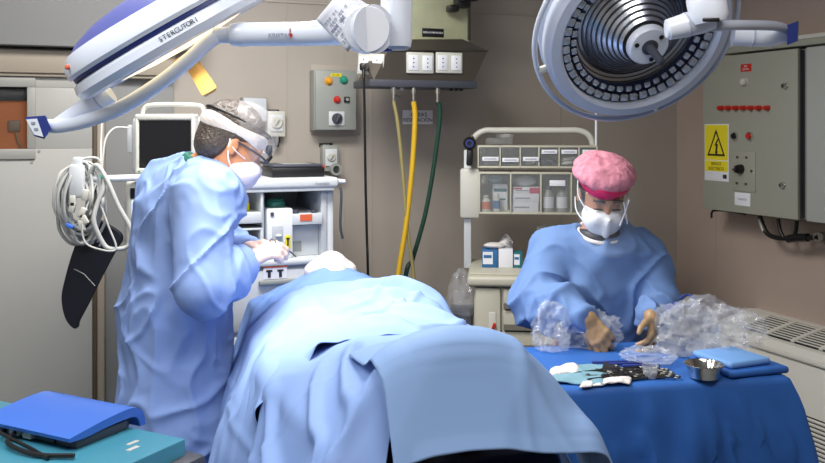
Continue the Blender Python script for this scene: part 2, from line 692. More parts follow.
# grey lining of the left end of the back wall, door leaf, its header and jambs
g1 = uv(atV(174, 120, VB - 0.02))[0]
g0 = uv(atV(105, 120, VB - 0.02))[0]
struct('trim_1', room(MB().box2((g0, VB - 0.02, 0), (g1, VB, HC), 0.003)), M['wall_grey'])
d1 = uv(atV(92.5, 200, VB - 0.05))[0]
dt = atV(60, 76, VB - 0.05).z
wx1, wy0, wy1 = uv(atV(27, 120, VB - 0.05))[0], atV(15, 149, VB - 0.05).z, atV(15, 87, VB - 0.05).z
wx0 = wx1 - 0.45
dl = d1 - 0.95
leaf = MB()
leaf.box2((dl, VB - 0.05, 0.02), (d1, VB - 0.005, wy0), 0.002)
leaf.box2((dl, VB - 0.05, wy1), (d1, VB - 0.005, dt), 0.002)
leaf.box2((wx1, VB - 0.05, wy0), (d1, VB - 0.005, wy1), 0.002)
leaf.box2((dl, VB - 0.05, wy0), (wx0, VB - 0.005, wy1), 0.002)
dr = struct('door_1', room(leaf), M['door'])
fr = MB()
for lo, hi in (((wx0 - .04, wy0 - .045), (wx1 + .035, wy0)), ((wx0 - .04, wy1), (wx1 + .035, wy1 + .045)), ((wx1, wy0), (wx1 + .035, wy1)), ((wx0 - .04, wy0), (wx0, wy1))):
    fr.box2((lo[0], VB - 0.062, lo[1]), (hi[0], VB - 0.048, hi[1]), 0.003)
for (sx, sz) in ((wx1 + .05, wy0 - .01), (wx1 + .02, wy0 - .06)):
    fr.cyl((sx, VB - 0.054, sz), (sx, VB - 0.05, sz), 0.006, n=10)
o = struct('window_frame', room(fr), M['doortrim'], dr, world=True)
o = struct('window_pane', room(MB().box2((wx0, VB - 0.035, wy0), (wx1, VB - 0.031, wy1))), M['glass'], dr, world=True)
o = struct('lit_room_panel', room(MB().box2((wx0, VB - 0.012, wy0), (wx1, VB - 0.008, wy1 - 0.055))), M['amber'], dr, world=True)
o = struct('window_blind', room(MB().box2((wx0, VB - 0.026, wy1 - 0.06), (wx1, VB - 0.010, wy1), 0.002)), M['black'], dr, world=True)
sil = MB()
su, sz = uv(atV(14, 128, VB - .03))[0], atV(14, 126, VB - .03).z
sil.box((su, VB - .02, sz), (.05, .012, .05), None, .006).tube([(su, VB - .02, sz), (su + .012, VB - .02, sz - .06), (su + .03, VB - .02, wy0)], .004, 8)
o = struct('wall_lamp_outline', room(sil), M['brown'], dr, world=True)
b0, b1 = uv(atV(93, 200, VB - 0.06))[0], uv(atV(97, 200, VB - 0.06))[0]
struct('trim_2', room(MB().box2((b0, VB - 0.06, 0), (b1, VB, dt), 0.003)), M['brown'])
b2 = uv(atV(105, 200, VB - 0.06))[0]
struct('trim_3', room(MB().box2((b1, VB - 0.05, 0), (b2, VB, dt), 0.006)), M['jamb'])
h0, h1 = atV(60, 73.5, VB - 0.09).z, atV(60, 50, VB - 0.09).z
struct('trim_4', room(MB().box2((UL, VB - 0.09, h0), (g1, VB, h1), 0.006).box2((UL, VB - .075, dt - .005), (g1, VB, h0), 0.002)), M['jamb'])
s0 = atV(60, 46, VB - 0.16).z
struct('trim_5', room(MB().box2((UL, VB - 0.16, s0), (uv(atV(205, 30, VB - .16))[0], VB, HC), 0.004)), M['wall_grey'])
# panel seams in the back wall and the cover plate round the control box
for i, x in enumerate((287, 344, 372, 560)):
    a = uv(atV(x, 100, VB))[0]
    struct('trim_%d' % (6 + i), room(MB().box2((a - .002, VB - 0.003, 0), (a + .002, VB, atV(400, 8, VB).z))), M['wall'])
zs = atV(400, 8, VB).z
struct('trim_10', room(MB().box2((g1, VB - 0.006, zs - .006), (UR, VB, zs + .006), .002)), M['wall'])
a0, a1, z0, z1 = wallbox(311, 65, 361, 134.5, VB - .008)
struct('trim_11', room(MB().box2((a0, VB - .008, z0), (a1, VB, z1), .003)), M['wall'])
a = uv(atU(716, 260, UR))[1]
struct('trim_12', room(MB().box2((UR - .003, a - .002, 0), (UR, a + .002, HC))), M['wall_r'])
# ------------------------------------------------------------------ wall boxes
def on_v(px, py, v):
    """pixel on a plane parallel to the back wall -> (u, z)"""
    a = uv(atV(px, py, v))
    return a[0], a[2]


def wthing(name, label, cat, px, py, group=None):
    """a thing hung on the back wall: x along the wall, y into it, z up, origin on the wall"""
    p = atV(px, py, VB)
    return thing(name, label, cat, p, ALPHA, group), p


UPV = Vector((0, 0, 1))
t, p0 = wthing('control_box', 'grey wall control box with coloured indicator lamps and a rotary dial', 'control box', 335.5, 130)
cu, _, cz = uv(p0)
vf = VB - 0.10


def loc(px, py, v=vf):
    u, z = on_v(px, py, v)
    return u - cu, v - VB, z - cz


x0, _, zt = loc(315.5, 70)
x1, _, zb = loc(356.5, 130)
obj('case', MB().box2((x0 - .003, -.085, zb - .003), (x1 + .003, 0, zt + .003), .004), M['boxgrey'], t)
obj('front_door', MB().box2((x0, -.10, zb), (x1, -.086, zt), .005), M['boxgrey'], t)
for nm, px, py, m, r in (('amber_indicator', 328.5, 81, 'amberlamp', .017), ('green_indicator', 343.5, 80, 'greenlamp', .017), ('red_button', 337, 99.7, 'red', .015)):
    x, _, z = loc(px, py)
    obj(nm, MB().lathe([(0, .022), (r * .6, .02), (r * .9, .013), (r, .004), (r * 1.25, .004), (r * 1.25, 0)], (x, -.10, z), (0, -1, 0), 20), M[m], t)
x, _, z = loc(346.5, 99.5)
b = obj('black_switch', MB().box((x, -.104, z), (.028, .012, .028), None, .003), M['black'], t)
obj('switch_cap', MB().cyl((x, -.11, z), (x, -.118, z), .008), M['boxgrey'], b)
x, _, z = loc(336, 75)
l = obj('yellow_label', MB().box((x, -.101, z), (.055, .002, .016)), M['yellow'], t)
text('lettering', 'EN USO', .011, M['ink'], Matrix.Translation((x, -.1025, z)) @ Matrix.Rotation(math.pi / 2, 4, 'X'), l, False)
x, _, z = loc(336.5, 118.5)
pl = obj('dial_plate', MB().box((x, -.103, z), (.08, .006, .07), None, .002), M['machine'], t)
k = MB().cyl((x, -.106, z), (x, -.118, z), .026).box((x, -.124, z), (.014, .02, .05), Matrix.Rotation(.5, 3, 'Y'), .004)
obj('rotary_knob', k, M['devgrey'], pl)

# gas wall outlets with their black name strips
def wall_outlet(px, py, label, w, h, rdial, strip, hook):
    t, p = wthing('gas_wall_outlet', label, 'wall outlet', px, py)
    obj('housing', MB().box2((-w / 2, -.05, -h / 2), (w / 2, 0, h / 2), .006), M['boxgrey' if hook else 'offwhite'], t)
    f = obj('face_plate', MB().box2((-w * .36, -.058, -h * .30), (w * .36, -.05, h * .36), .005), M['machine'], t)
    obj('dial', MB().lathe([(0, .01), (rdial * .8, .01), (rdial, .004), (rdial, 0)], (0, -.058, h * .04), (0, -1, 0), 24), M['offwhite'], f)
    obj('dial_pointer', MB().box((0, -.071, h * .04), (.008, .006, rdial * 1.2), Matrix.Rotation(.6, 3, 'Y'), .002), M['boxgrey'], f)
    if hook:
        obj('lower_socket', MB().lathe([(.018, .03), (.03, .03), (.032, 0)], (.02, -.05, -h * .42), (0, -1, 0), 24), M['boxgrey'], t)
    else:
        obj('black_valve', MB().cyl((.004, -.045, -h * .5), (.004, -.045, -h * .5 - .03), .016).cyl((.004, -.045, -h * .5 - .03), (.004, -.045, -h * .5 - .05), .01), M['black'], t)
    return t


wall_outlet(274, 124, 'cream gas outlet with round dial just beside the surgeon\'s forehead', .09, .125, .03, 0, False)
wall_outlet(328, 158, 'grey gas outlet with square plate above the pale machine worktop', .085, .13, .022, 0, True)


def strip(px0, py0, px1, py1, v, label, s, size):
    a, b_, z0, z1 = wallbox(px0, py0, px1, py1, v)
    o = obj('name_strip', room(MB().box2((a, v - .004, z0), (b_, v, z1), .001)), M['black'])
    tag(o, label, 'label')
    mid = RW((a + b_) / 2, v - .0048, (z0 + z1) / 2)
    text('lettering', s, size, M['paper'], frame(E, UPV, mid), o)
    return o


strip(264.5, 109.5, 279, 113.5, VB, 'small black name strip above the round gas dial', 'OXIGENO', .011)
strip(319, 143, 332.5, 146.8, VB, 'small black name strip above the square gas outlet', 'VACIO', .011)
t, p = wthing('junction_box', 'grey junction box on the wall behind the surgeon\'s head', 'junction box', 252, 110)
obj('case', MB().box2((-.06, -.07, -.06), (.06, 0, .06), .005), M['boxgrey'], t)
obj('cover', MB().box2((-.055, -.078, -.055), (.055, -.07, .055), .004), M['machine_in'], t)

# ------------------------------------------------------------------ service console hung from a polished column
VC = 3.86
t = thing('service_console', 'angled steel service console with sockets above the draped patient', 'service console', RW(uv(atV(432, 80, VC))[0], VC, atV(432, 82, VC).z), ALPHA)
cu, _, cz = uv(t.location)


def lc(px, py, v=VC):
    u, z = on_v(px, py, v)
    return Vector((u - cu, v - VC, z - cz))


tl, tr = lc(388, 50.5), lc(488, 50.5)
bl, brr = lc(374, 80), lc(474, 81)
D = .24
body = MB()
tl2, tr2 = lc(404, 38), lc(468, 38)
vs = [tl, tr, brr, bl]
front = [Vector((q.x, q.y, q.z)) for q in vs]
back = [Vector((q.x, D, q.z)) for q in vs]
body.add(front + back, [[0, 1, 2, 3], [4, 7, 6, 5], [0, 4, 5, 1], [1, 5, 6, 2], [2, 6, 7, 3], [3, 7, 4, 0]])
obj('front_body', body, M['steeldark'], t)
hood = MB()
hv = [tl, tr, Vector((tr2.x, .06, tr2.z)), Vector((tl2.x, .06, tl2.z))]
hood.add(hv + [Vector((q.x, D, q.z)) for q in hv], [[0, 1, 2, 3], [4, 7, 6, 5], [0, 4, 5, 1], [1, 5, 6, 2], [2, 6, 7, 3], [3, 7, 4, 0]])
obj('sloping_hood', hood, M['steeldark'], t)
obj('front_edge', MB().tube([tl + Vector((0, -.002, 0)), tr + Vector((0, -.002, 0))], .004, 8), M['steel'], t)
# left facet, turned towards the lamp arm
fl = [lc(360, 49, VC + .10), tl + Vector((0, 0, 0)), bl, lc(366, 77, VC + .10)]
fl[0].y = fl[3].y = .11
fm = MB().add(fl + [q + Vector((.03, .06, 0)) for q in fl], [[0, 1, 2, 3], [4, 7, 6, 5], [0, 4, 5, 1], [1, 5, 6, 2], [2, 6, 7, 3], [3, 7, 4, 0]])
obj('side_facet', fm, M['steeldark'], t)
pt = lc(372, 84)
obj('bottom_rail', MB().box2((bl.x - .02, -.006, bl.z - .03), (brr.x + .015, D, bl.z + .004), .004), M['devgrey'], t)


def sockets(parent, mtx, name='socket_plate'):
    w, h = .136, .098
    pl = obj(name, MB().add(*[(MB().box((0, 0, .004), (w, h, .012), None, .005).v), (MB().box((0, 0, .004), (w, h, .012), None, .005).f)], mtx), M['offwhite'], parent)
    for sx in (-.035, .035):
        o_ = obj('socket_insert', MB().add(MB().box((sx, 0, .011), (.05, .07, .004), None, .002).v, MB().box((sx, 0, .011), (.05, .07, .004), None, .002).f, mtx), M['white'], pl)
        hm = MB()
        for dz in (-.019, 0, .019):
            q = mtx @ Vector((sx, dz, .0132))
            q2 = mtx @ Vector((sx, dz, .0138))
            hm.cyl(q, q2, .0034, n=8)
        obj('socket_holes', hm, M['black'], pl)
    return pl


n_f = (front[1] - front[0]).cross(front[3] - front[0]).normalized()
for px in (419.5, 448.5):
    q = lc(px, 63)
    sockets(t, frame((1, 0, 0), (0, 0, 1), q + Vector((0, -.002, 0))))
r_ = (fl[1] - fl[0]).normalized()
q = (fl[0] + fl[1] + fl[2] + fl[3]) / 4
pl = sockets(t, frame(r_, (0, 0, 1), q + r_.cross(Vector((0, 0, 1))) * .002))
s_ = lc(432, 52.5)
obj('maker_strip', MB().box((s_.x, -.003, s_.z - .002), (.075, .004, .010)), M['black'], t)
for px, m in ((396, 'chrome'), (416, 'chrome'), (440, 'chrome'), (454, 'black'), (459, 'black'), (464, 'black'), (404, 'offwhite')):
    q = lc(px, 85)
    mb = MB().cyl((q.x, .03, bl.z - .03), (q.x, .03, bl.z - .055 if m == 'chrome' else bl.z - .042), .012 if m == 'chrome' else .009, n=14)
    if m == 'chrome':
        mb.cyl((q.x, .03, bl.z - .055), (q.x, .03, bl.z - .10), .007, n=12)
        if px == 396:
            mb.cyl((q.x, .03, bl.z - .07), (q.x + .03, .03, bl.z - .075), .006, n=10)
    obj('gas_connector', mb, M[m], t, label={'chrome': 'chrome gas connector', 'black': 'black blanked connector', 'offwhite': 'white blanked connector'}[m])
tip = {px: MTX[t.name] @ Vector((lc(px, 85).x, .03, bl.z - .095)) for px in (396, 416, 440)}
# the column
VP = VC + .10
a0, a1, z0, z1 = wallbox(408, 0, 469, 39, VP)
col = thing('steel_column', 'polished steel column rising to the ceiling above the socket console', 'column', RW((a0 + a1) / 2, VP, z0), ALPHA)
w = (a1 - a0) / 2
obj('shaft', MB().box2((-w, 0, -.01), (w, .16, HC - z0), .004), M['steelgreen'], col)
for sx in (-1, 1):
    obj('edge_strip', MB().box2((sx * w - .008, -.006, 0), (sx * w + .008, .02, HC - z0), .003), M['offwhite' if sx < 0 else 'steel'], col)
strip(422, 28.5, 443.5, 37, VP, 'black engraved name strip at the foot of the polished column', 'MESA QUIRURGICA', .012)
q = atV(462, 6, VP - .05)
t = thing('clamp_bracket', 'black clamp bracket gripping the right side of the polished column', 'bracket', q, ALPHA)
obj('clamp_body', MB().box((0, 0, .03), (.07, .07, .08), None, .012).box((.05, 0, .05), (.06, .05, .05), None, .01), M['black'], t)
obj('clamp_jaw', MB().box((-.05, .0, -.015), (.05, .06, .035), None, .01), M['black'], t)
obj('clamp_screw', MB().cyl((-.03, -.03, .03), (-.03, -.07, .03), .014), M['devgrey'], t)

# hoses and the black lead
def hose(name, pts, r, m, label, cat='hose'):
    o = obj(name, MB().tube(catmull(pts, 10), r, 10), m)
    return tag(o, label, cat)


VH = uv(tip[416])[1]
hose('gas_hose', [tip[396], atV(398, 125, VH), atV(403, 175, VH), atV(407, 225, VH), atV(413, 270, VH), atV(418, 330, VH), atV(424, 470, VH + .2)], .0085, M['ohose'], 'thin olive gas hose, leftmost of three below the console')
hose('gas_hose', [tip[416], atV(415, 120, VH), atV(412, 170, VH), atV(406, 225, VH), atV(399, 270, VH), atV(392, 330, VH), atV(388, 470, VH + .2)], .0125, M['yhose'], 'thick yellow gas hose hanging below the console')
hose('gas_hose', [tip[440], atV(440, 115, VH), atV(434, 165, VH + .02), atV(425, 215, VH + .04), atV(413, 258, VH + .06), atV(404, 290, VH + .06), atV(390, 470, VH + .25)], .011, M['ghose'], 'dark green gas hose hanging below the console')
plug = MTX['service_console'] @ (q * 0 + (fl[0] + fl[1] + fl[2] + fl[3]) / 4)
pp = atV(364, 67, VC + .03)
t = thing('power_lead', 'black power lead hanging straight down from the socket by the lamp arm', 'power cord', pp)
obj('plug', MB().box((0, 0, 0), (.03, .06, .035), Matrix.Rotation(ALPHA - .6, 3, 'Z'), .008).cyl((0, -.02, -.01), (0, -.03, -.06), .009, .006, 12), M['black'], t)
obj('cable', MB().tube(catmull([pp + Vector((0, -.03, -.05)), atV(364.5, 110, VC), atV(365.5, 180, VC), atV(367, 240, VC), atV(368, 275, VC), atV(372, 460, VC + .2)], 10), .006, 8), M['black'], t, world=True)
# notice on the wall
a0, a1, z0, z1 = wallbox(402.5, 110.2, 432.5, 124.2, VB)
o = obj('wall_notice', room(MB().box2((a0, VB - .004, z0), (a1, VB, z1), .001)), M['signgrey'])
tag(o, 'pale wall notice with two lines of black capitals behind the hoses', 'sign')
mid = (a0 + a1) / 2
text('lettering', 'ÁREAS', .030, M['ink'], frame(E, UPV, RW(mid + .005, VB - .0048, z1 - .024)), o, spacing=1.1)
text('lettering', 'RESPIRACIÓN', .027, M['ink'], frame(E, UPV, RW(mid, VB - .0048, z0 + .021)), o)

# ------------------------------------------------------------------ anaesthesia workstation
VA = 3.70
zt = atV(290, 178, VA).z
ua, ub = on_v(196, 182, VA)[0], on_v(338, 182, VA)[0]
t = thing('anaesthesia_workstation', 'pale grey anaesthesia workstation with open compartments behind the surgeon', 'medical machine', RW((ua + ub) / 2, VA, 0), ALPHA)
cu = (ua + ub) / 2


def la(px, py, v=VA):
    u, z = on_v(px, py, v)
    return u - cu, z


W0, W1 = ua - cu, ub - cu
TH = .045
obj('worktop', MB().box2((W0, -.02, zt - TH), (W1, .56, zt), .014, 3).box2((W0 + .01, -.012, zt - TH - .012), (W1 - .02, .5, zt - TH + .004), .004), M['machine'], t)
obj('worktop_spout', MB().cyl((W1 - .005, .03, zt - .02), (W1 + .04, .03, zt - .022), .013, .010, 14), M['white'], t)
xa = la(266, 220)[0]
xb = la(327, 220)[0]
xl = la(240, 220)[0]
zs = la(300, 258)[1]
inner = MB()
inner.box2((W0 + .02, .42, .12), (xb, .5, zt - TH))                       # back
inner.box2((xb - .02, .02, zs), (xb + .006, .5, zt - TH), .004)               # right cheek
inner.box2((xa - .012, .03, zs), (xa, .5, zt - TH), .003)                     # divider
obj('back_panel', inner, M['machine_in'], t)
obj('right_column', MB().box2((xb + .006, .03, .1), (xb + .04, .5, zt - TH), .01), M['machine'], t)
obj('ledge', MB().box2((W0 + .02, -.03, zs - .025), (xb + .03, .5, zs), .01), M['machine'], t)
zlow = .14
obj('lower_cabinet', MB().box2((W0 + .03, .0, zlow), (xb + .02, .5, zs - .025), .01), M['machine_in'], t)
for i in range(3):
    z1 = zs - .04 - i * .27
    d = obj('drawer', MB().box2((W0 + .06, -.018, z1 - .25), (xb - .02, .0, z1), .008), M['machine'], t)
    obj('drawer_handle', MB().box2((-.05, -.04, z1 - .06), (.15, -.018, z1 - .04), .006), M['boxgrey'], d)
    if i == 0:
        q = la(274, 268)
        lb = obj('warning_label', MB().box((q[0], -.020, q[1] - .012), (.10, .003, .06)), M['paper'], d)
        obj('label_band', MB().box((q[0], -.0225, q[1] + .012), (.10, .002, .014)), M['orange'], lb)
        g = MB()
        for dx in (-.025, .022):
            g.box((q[0] + dx, -.0225, q[1] - .02), (.012, .002, .03)).box((q[0] + dx, -.0225, q[1] - .008), (.026, .002, .008))
        obj('label_symbols', g, M['ink'], lb)
for sx in (W0 + .08, xb - .05):
    for sy in (.06, .44):
        w_ = obj('caster', MB().cyl((sx - .015, sy, .055), (sx + .015, sy, .055), .055, n=20), M['black'], t)
        obj('caster_fork', MB().box2((sx - .02, sy - .025, .06), (sx + .02, sy + .025, zlow + .005), .006), M['boxgrey'], w_)
# left drawer modules
for k, (ya, yb) in enumerate(((190, 224), (228, 252))):
    q0, q1 = la(241, yb), la(263.5, ya)
    tr_ = MB().box2((q0[0] - .08, .40, q0[1]), (q1[0], .42, q1[1]), .003)
    tr_.box2((q0[0] - .08, .0, q0[1]), (q1[0], .4, q0[1] + .045), .005)
    tr_.box2((q1[0] - .012, .0, q0[1]), (q1[0], .4, q1[1]), .004).box2((q0[0] - .08, .0, q1[1] - .008), (q1[0], .4, q1[1]), .003)
    obj('side_shelf', tr_, M['machine'], t)
q = la(300, 222)
sh = obj('inner_shelf', MB().box2((la(293, 222)[0], .0, la(300, 225)[1]), (xb - .02, .4, la(300, 214)[1]), .004), M['machine'], t)
obj('red_label', MB().box2((la(300, 218)[0], -.003, la(300, 221)[1]), (la(312, 218)[0], 0, la(300, 214.5)[1])), M['orange'], sh)
for px in (297, 316):
    q = la(px, 213)
    obj('shelf_knob', MB().cyl((q[0], .03, q[1] - .01), (q[0], .03, q[1] + .012), .014), M['devgrey'], sh)
sh = obj('inner_box', MB().box2((la(293, 222)[0], .06, zs), (xb - .02, .4, la(300, 227)[1]), .004), M['machine'], t)
obj('dark_opening', MB().box2((la(296, 250)[0], .057, zs + .02), (la(305, 250)[0], .062, la(300, 243)[1]), .002), M['boxgrey'], sh)
text('lettering', 'Anestesia', .016, M['greyink'], Matrix.Translation((la(321, 183)[0], -.0215, la(321, 183)[1])) @ Matrix.Rotation(math.pi / 2, 4, 'X'), t, False)
zz, xx = zt - TH - .04, xb + .03
obj('hook_lead', MB().tube(catmull([(xx + .03, .0, zt - TH), (xx + .032, -.006, zz), (xx + .028, -.004, zz - .12), (xx + .04, .0, zz - .18)], 6), .006, 8), M['devgrey'], t)

# things standing on and in the workstation
def on_machine(px, py, v):
    return atV(px, py, v)


p = RW(on_v(300, 178, VA + .02)[0], VA + .14, zt)
t = thing('flat_recorder', 'flat black recorder case lying on the pale machine worktop', 'recorder', p, ALPHA)
wR = (on_v(327, 170, VA + .02)[0] - on_v(274, 170, VA + .02)[0]) / 2
obj('case', MB().box2((-wR, -.1, 0), (wR, .12, .042), .006), M['black'], t)
obj('lid', MB().box2((-wR + .006, -.094, .042), (wR - .006, .115, .055), .005), M['devgrey'], t)
obj('lid_window', MB().box2((-wR * .5, -.06, .0545), (wR * .6, .06, .0565), .001), M['boxgrey'], t)
obj('red_tab', MB().box2((wR, -.06, .02), (wR + .012, -.03, .05), .004), M['red'], t)

q0, q1 = on_v(266.5, 257.5, VA + .02), on_v(292.5, 208, VA + .02)
p = RW((q0[0] + q1[0]) / 2, VA + .06, zs)
t = thing('vaporiser_unit', 'white upright dosing unit with green cap and yellow labels', 'dosing unit', p, ALPHA)
w, h = (q1[0] - q0[0]) / 2, q1[1] - zs
obj('case', MB().box2((-w, -.05, 0), (w, .16, h), .008), M['white'], t)
obj('case_recess', MB().box2((-w * .62, -.054, h * .36), (w * .2, -.05, h * .66), .01), M['machine_in'], t)
cp = obj('green_cap', MB().lathe([(0, .028), (w * .62, .028), (w * .75, .022), (w * .78, .006), (w * .7, 0)], (0, .04, h), (0, 0, 1), 28), M['acgreen'], t)
obj('cap_ribs', MB().lathe([(w * .6, .026), (w * .66, .033), (w * .5, .035), (0, .035)], (0, .04, h), (0, 0, 1), 28), M['green'], cp)
for (x0_, z0_, x1_, z1_, s) in ((-.42, .40, .18, .5, 1), (.36, .20, .8, .46, 2)):
    l = obj('yellow_label', MB().box2((w * x0_, -.053, h * z0_), (w * x1_, -.050, h * z1_), .001), M['yellow'], t)
    if s == 2:
        obj('label_mark', MB().box((w * .58, -.0545, h * .33), (w * .12, .002, h * .16)).box((w * .58, -.0545, h * .40), (w * .26, .002, h * .03)), M['ink'], l)
    else:
        obj('metal_button', MB().sph((-w * .12, -.055, h * .46), (w * .26, .012, h * .035), 14), M['machine'], l)
obj('dial_dot', MB().cyl((-w * .62, -.05, h * .9), (-w * .62, -.056, h * .9), .008, n=12), M['devgrey'], t)

q = on_v(243.5, 211, VA + .06)
zsh = atV(241, 224, VA).z + .045
p = RW(q[0] + .012, VA + .09, zsh)
t = thing('yellow_bottle', 'small yellow topped bottle on the shelf beside the surgeon\'s chest', 'bottle', p, ALPHA)
obj('bottle_body', MB().lathe([(0, 0), (.018, 0), (.02, .005), (.02, .034), (.011, .044), (.011, .05), (0, .05)], (0, 0, 0), (0, 0, 1), 18), M['yellow'], t)
obj('bottle_cap', MB().cyl((0, 0, .05), (0, 0, .066), .012, .010, 14), M['amberlamp'], t)

# monitor on the workstation's left end
YM = 3.42
c = atY(165.5, 142, YM)
rz = math.radians(-8)
t = thing('patient_monitor', 'white framed patient monitor with dark screen behind the surgeon\'s shoulder', 'monitor', Vector((c.x, c.y, atY(165, 174, YM).z)), rz)
sc_ = YM / FPX
w, h = 31.5 * sc_, 60 * sc_
obj('rear_housing', MB().box2((-w - .035, .03, .0), (w - .01, .22, h - .01), .02, 3), M['machine'], t)
bz = MB()
for lo, hi in (((-w, 0), (w, .022)), ((-w, h - .024), (w, h)), ((-w, .01), (-w + .016, h - .01)), ((w - .016, .01), (w, h - .01))):
    bz.box2((lo[0], -.012, lo[1]), (hi[0], .035, hi[1]), .007, 3)
obj('bezel', bz, M['offwhite'], t)
obj('screen', MB().box2((-w + .012, -.004, .018), (w - .012, .02, h - .02)), M['screen'], t)
obj('carry_handle', MB().tube(catmull([(-w - .02, .1, h - .02), (-w - .012, .1, h + .022), (-w + .03, .1, h + .038), (w - .04, .1, h + .036), (w - .008, .1, h + .018), (w - .004, .1, h - .02)], 8), .009, 10), M['offwhite'], t)
md = obj('side_module', MB().box2((-w - .06, .05, h * .34), (-w - .033, .18, h * .82), .006), M['machine'], t)
for i in range(4):
    obj('module_socket', MB().cyl((-w - .06, .08, h * (.42 + .1 * i)), (-w - .066, .08, h * (.42 + .1 * i)), .010, n=12), M['boxgrey'], md)
obj('power_light', MB().box((-w + .02, -.013, .01), (.006, .003, .005)), M['greenlamp'], t)
obj('stand_foot', MB().box2((-w * .5, .06, -.05), (w * .6, .18, .002), .01).cyl((0, .12, -.03), (0, .12, -.36), .025, n=16), M['machine'], t)

YS = 3.35
c = atY(140, 220, YS)
t = thing('ventilator_display', 'pale ventilator panel with lit white screen half behind the surgeon\'s back', 'display', Vector((c.x, c.y, atY(140, 260, YS).z)), math.radians(-6))
sc_ = YS / FPX
w, h = 17 * sc_, 80 * sc_
obj('case', MB().box2((-w, .0, 0), (w + .12, .10, h), .02, 3), M['offwhite'], t)
obj('dark_strip', MB().box2((-w + .025, -.004, h - .07), (w + .1, .01, h - .03), .004), M['screen'], t)
lit = mat('lit display', C(190, 205, 240), 0.3, emit=C(205, 218, 250), estr=0.55)
obj('lit_screen', MB().box2((-w + .03, -.004, .03), (w + .1, .01, h - .075), .004), lit, t)
rb = MB()
for i in range(10):
    rb.box((-w - .002, .04, .05 + i * .018), (.010, .04, .008), None, .003)
obj('side_grip', rb, M['boxgrey'], t)
obj('neck', MB().cyl((.1, .08, .01), (.1, .09, -.75), .02, n=14).box((.1, .15, -.75), (.07, .3, .06), None, .01), M['machine'], t)

# breathing hose arm, cables, IV string, arm board
YA = 3.3
t = thing('breathing_hose_holder', 'white horizontal hose arm with a green band reaching from behind the surgeon', 'hose holder', atY(140, 178, YA + .05))
obj('arm_tube', MB().tube(catmull([atY(84, 178.5, YA), atY(105, 178.5, YA), atY(125, 178, YA + .02), atY(165, 176.5, YA + .1)], 8), .0125, 14), M['white'], t, world=True)
obj('green_band', MB().tube([atY(99.5, 178.5, YA), atY(105, 178.5, YA)], .0135, 14), M['greenlamp'], t, world=True)
obj('hook', MB().tube(catmull([atY(84, 183.5, YA), atY(94, 183.5, YA), atY(98.5, 185, YA), atY(99, 192, YA)], 6), .0095, 10).cyl(atY(84.5, 175, YA), atY(84.5, 188, YA), .011), M['white'], t, world=True)

t = thing('cable_bundle', 'tangled bundle of grey monitor cables hanging on the white hose arm', 'cables', atY(80, 246, YA))
rng = random.Random(5)
for i in range(16):
    cx, cy = 78 + rng.uniform(-5, 6), 201 + rng.uniform(-6, 6)
    rx, ry = rng.uniform(11, 24), rng.uniform(24, 42)
    tw = rng.uniform(-.25, .25)
    pts = []
    dY = rng.uniform(-.05, .02)
    for k in range(14):
        an = 2 * math.pi * k / 14
        q, s = rx * math.cos(an), ry * math.sin(an)
        pts.append(atY(cx + q * math.cos(tw) - s * math.sin(tw) + rng.uniform(-1.5, 1.5), cy + q * math.sin(tw) + s * math.cos(tw) + rng.uniform(-1, 1), YA + dY + .03 * math.sin(an * 1.5)))
    obj('cable_loop', MB().tube(catmull(pts, 5, True), rng.choice((.0045, .0055, .0065)), 8, closed=True), M['cable'], t, world=True)
obj('cable_yoke', MB().box(atY(77, 181, YA - .05), (.055, .03, .12), None, .01).box(atY(78, 161, YA - .03), (.035, .025, .03), None, .006), M['machine'], t, world=True)
pl = MB()
for i in range(6):
    q = atY(68 + rng.uniform(0, 18), 195 + i * 6, YA - .06)
    pl.box(q, (.022, .016, .04), Matrix.Rotation(rng.uniform(-.6, .6), 3, 'Y'), .004)
obj('lead_connectors', pl, M['offwhite'], t, world=True)
q = atY(70, 226, YA - .06)
obj('blue_clip', MB().box(q, (.03, .016, .014), Matrix.Rotation(.4, 3, 'Y'), .003), M['devblue'], t, world=True)

t = thing('breathing_hose', 'long pale hose looping down from the white arm beside the cable bundle', 'hose', atY(112, 250, YA))
obj('hose_loop', MB().tube(catmull([atY(88, 178, YA - .01), atY(96, 165, YA - .02), atY(106, 178, YA - .03), (atY(118, 205, YA - .03)), atY(131, 230, YA - .03), atY(128, 246, YA - .03), atY(112, 249, YA - .04), atY(103, 243, YA - .04), atY(94, 222, YA - .05), atY(97, 205, YA - .04), atY(103, 190, YA - .03), atY(104, 179, YA - .02)], 8), .0085, 10), M['cable'], t, world=True)
obj('thin_line', MB().tube(catmull([atY(100, 176, YA), atY(84, 215, YA - .06), atY(84, 240, YA - .07), atY(98, 249, YA - .07), atY(116, 249, YA - .05), atY(108, 225, YA - .04), atY(99, 200, YA - .03)], 8), .0035, 8), M['cable'], t, world=True)
o = obj('infusion_line', MB().tube(catmull([atY(102, 60, YA + .15), atY(102, 110, YA + .15), atY(101, 150, YA + .12), atY(102, 176, YA + .015)], 6), .0028, 8), M['paper'])
tag(o, 'thin clear infusion line hanging vertically beside the monitor', 'infusion line')
o = obj('sensor_lead', MB().tube(catmull([atY(128, 128, YM - .02), atY(115, 128, YM - .05), atY(106, 138, YM - .08), atY(103, 155, YM - .1), atY(101, 176, YA)], 8), .004, 8), M['cable'])
tag(o, 'grey sensor lead curling from the side of the patient monitor', 'cable')

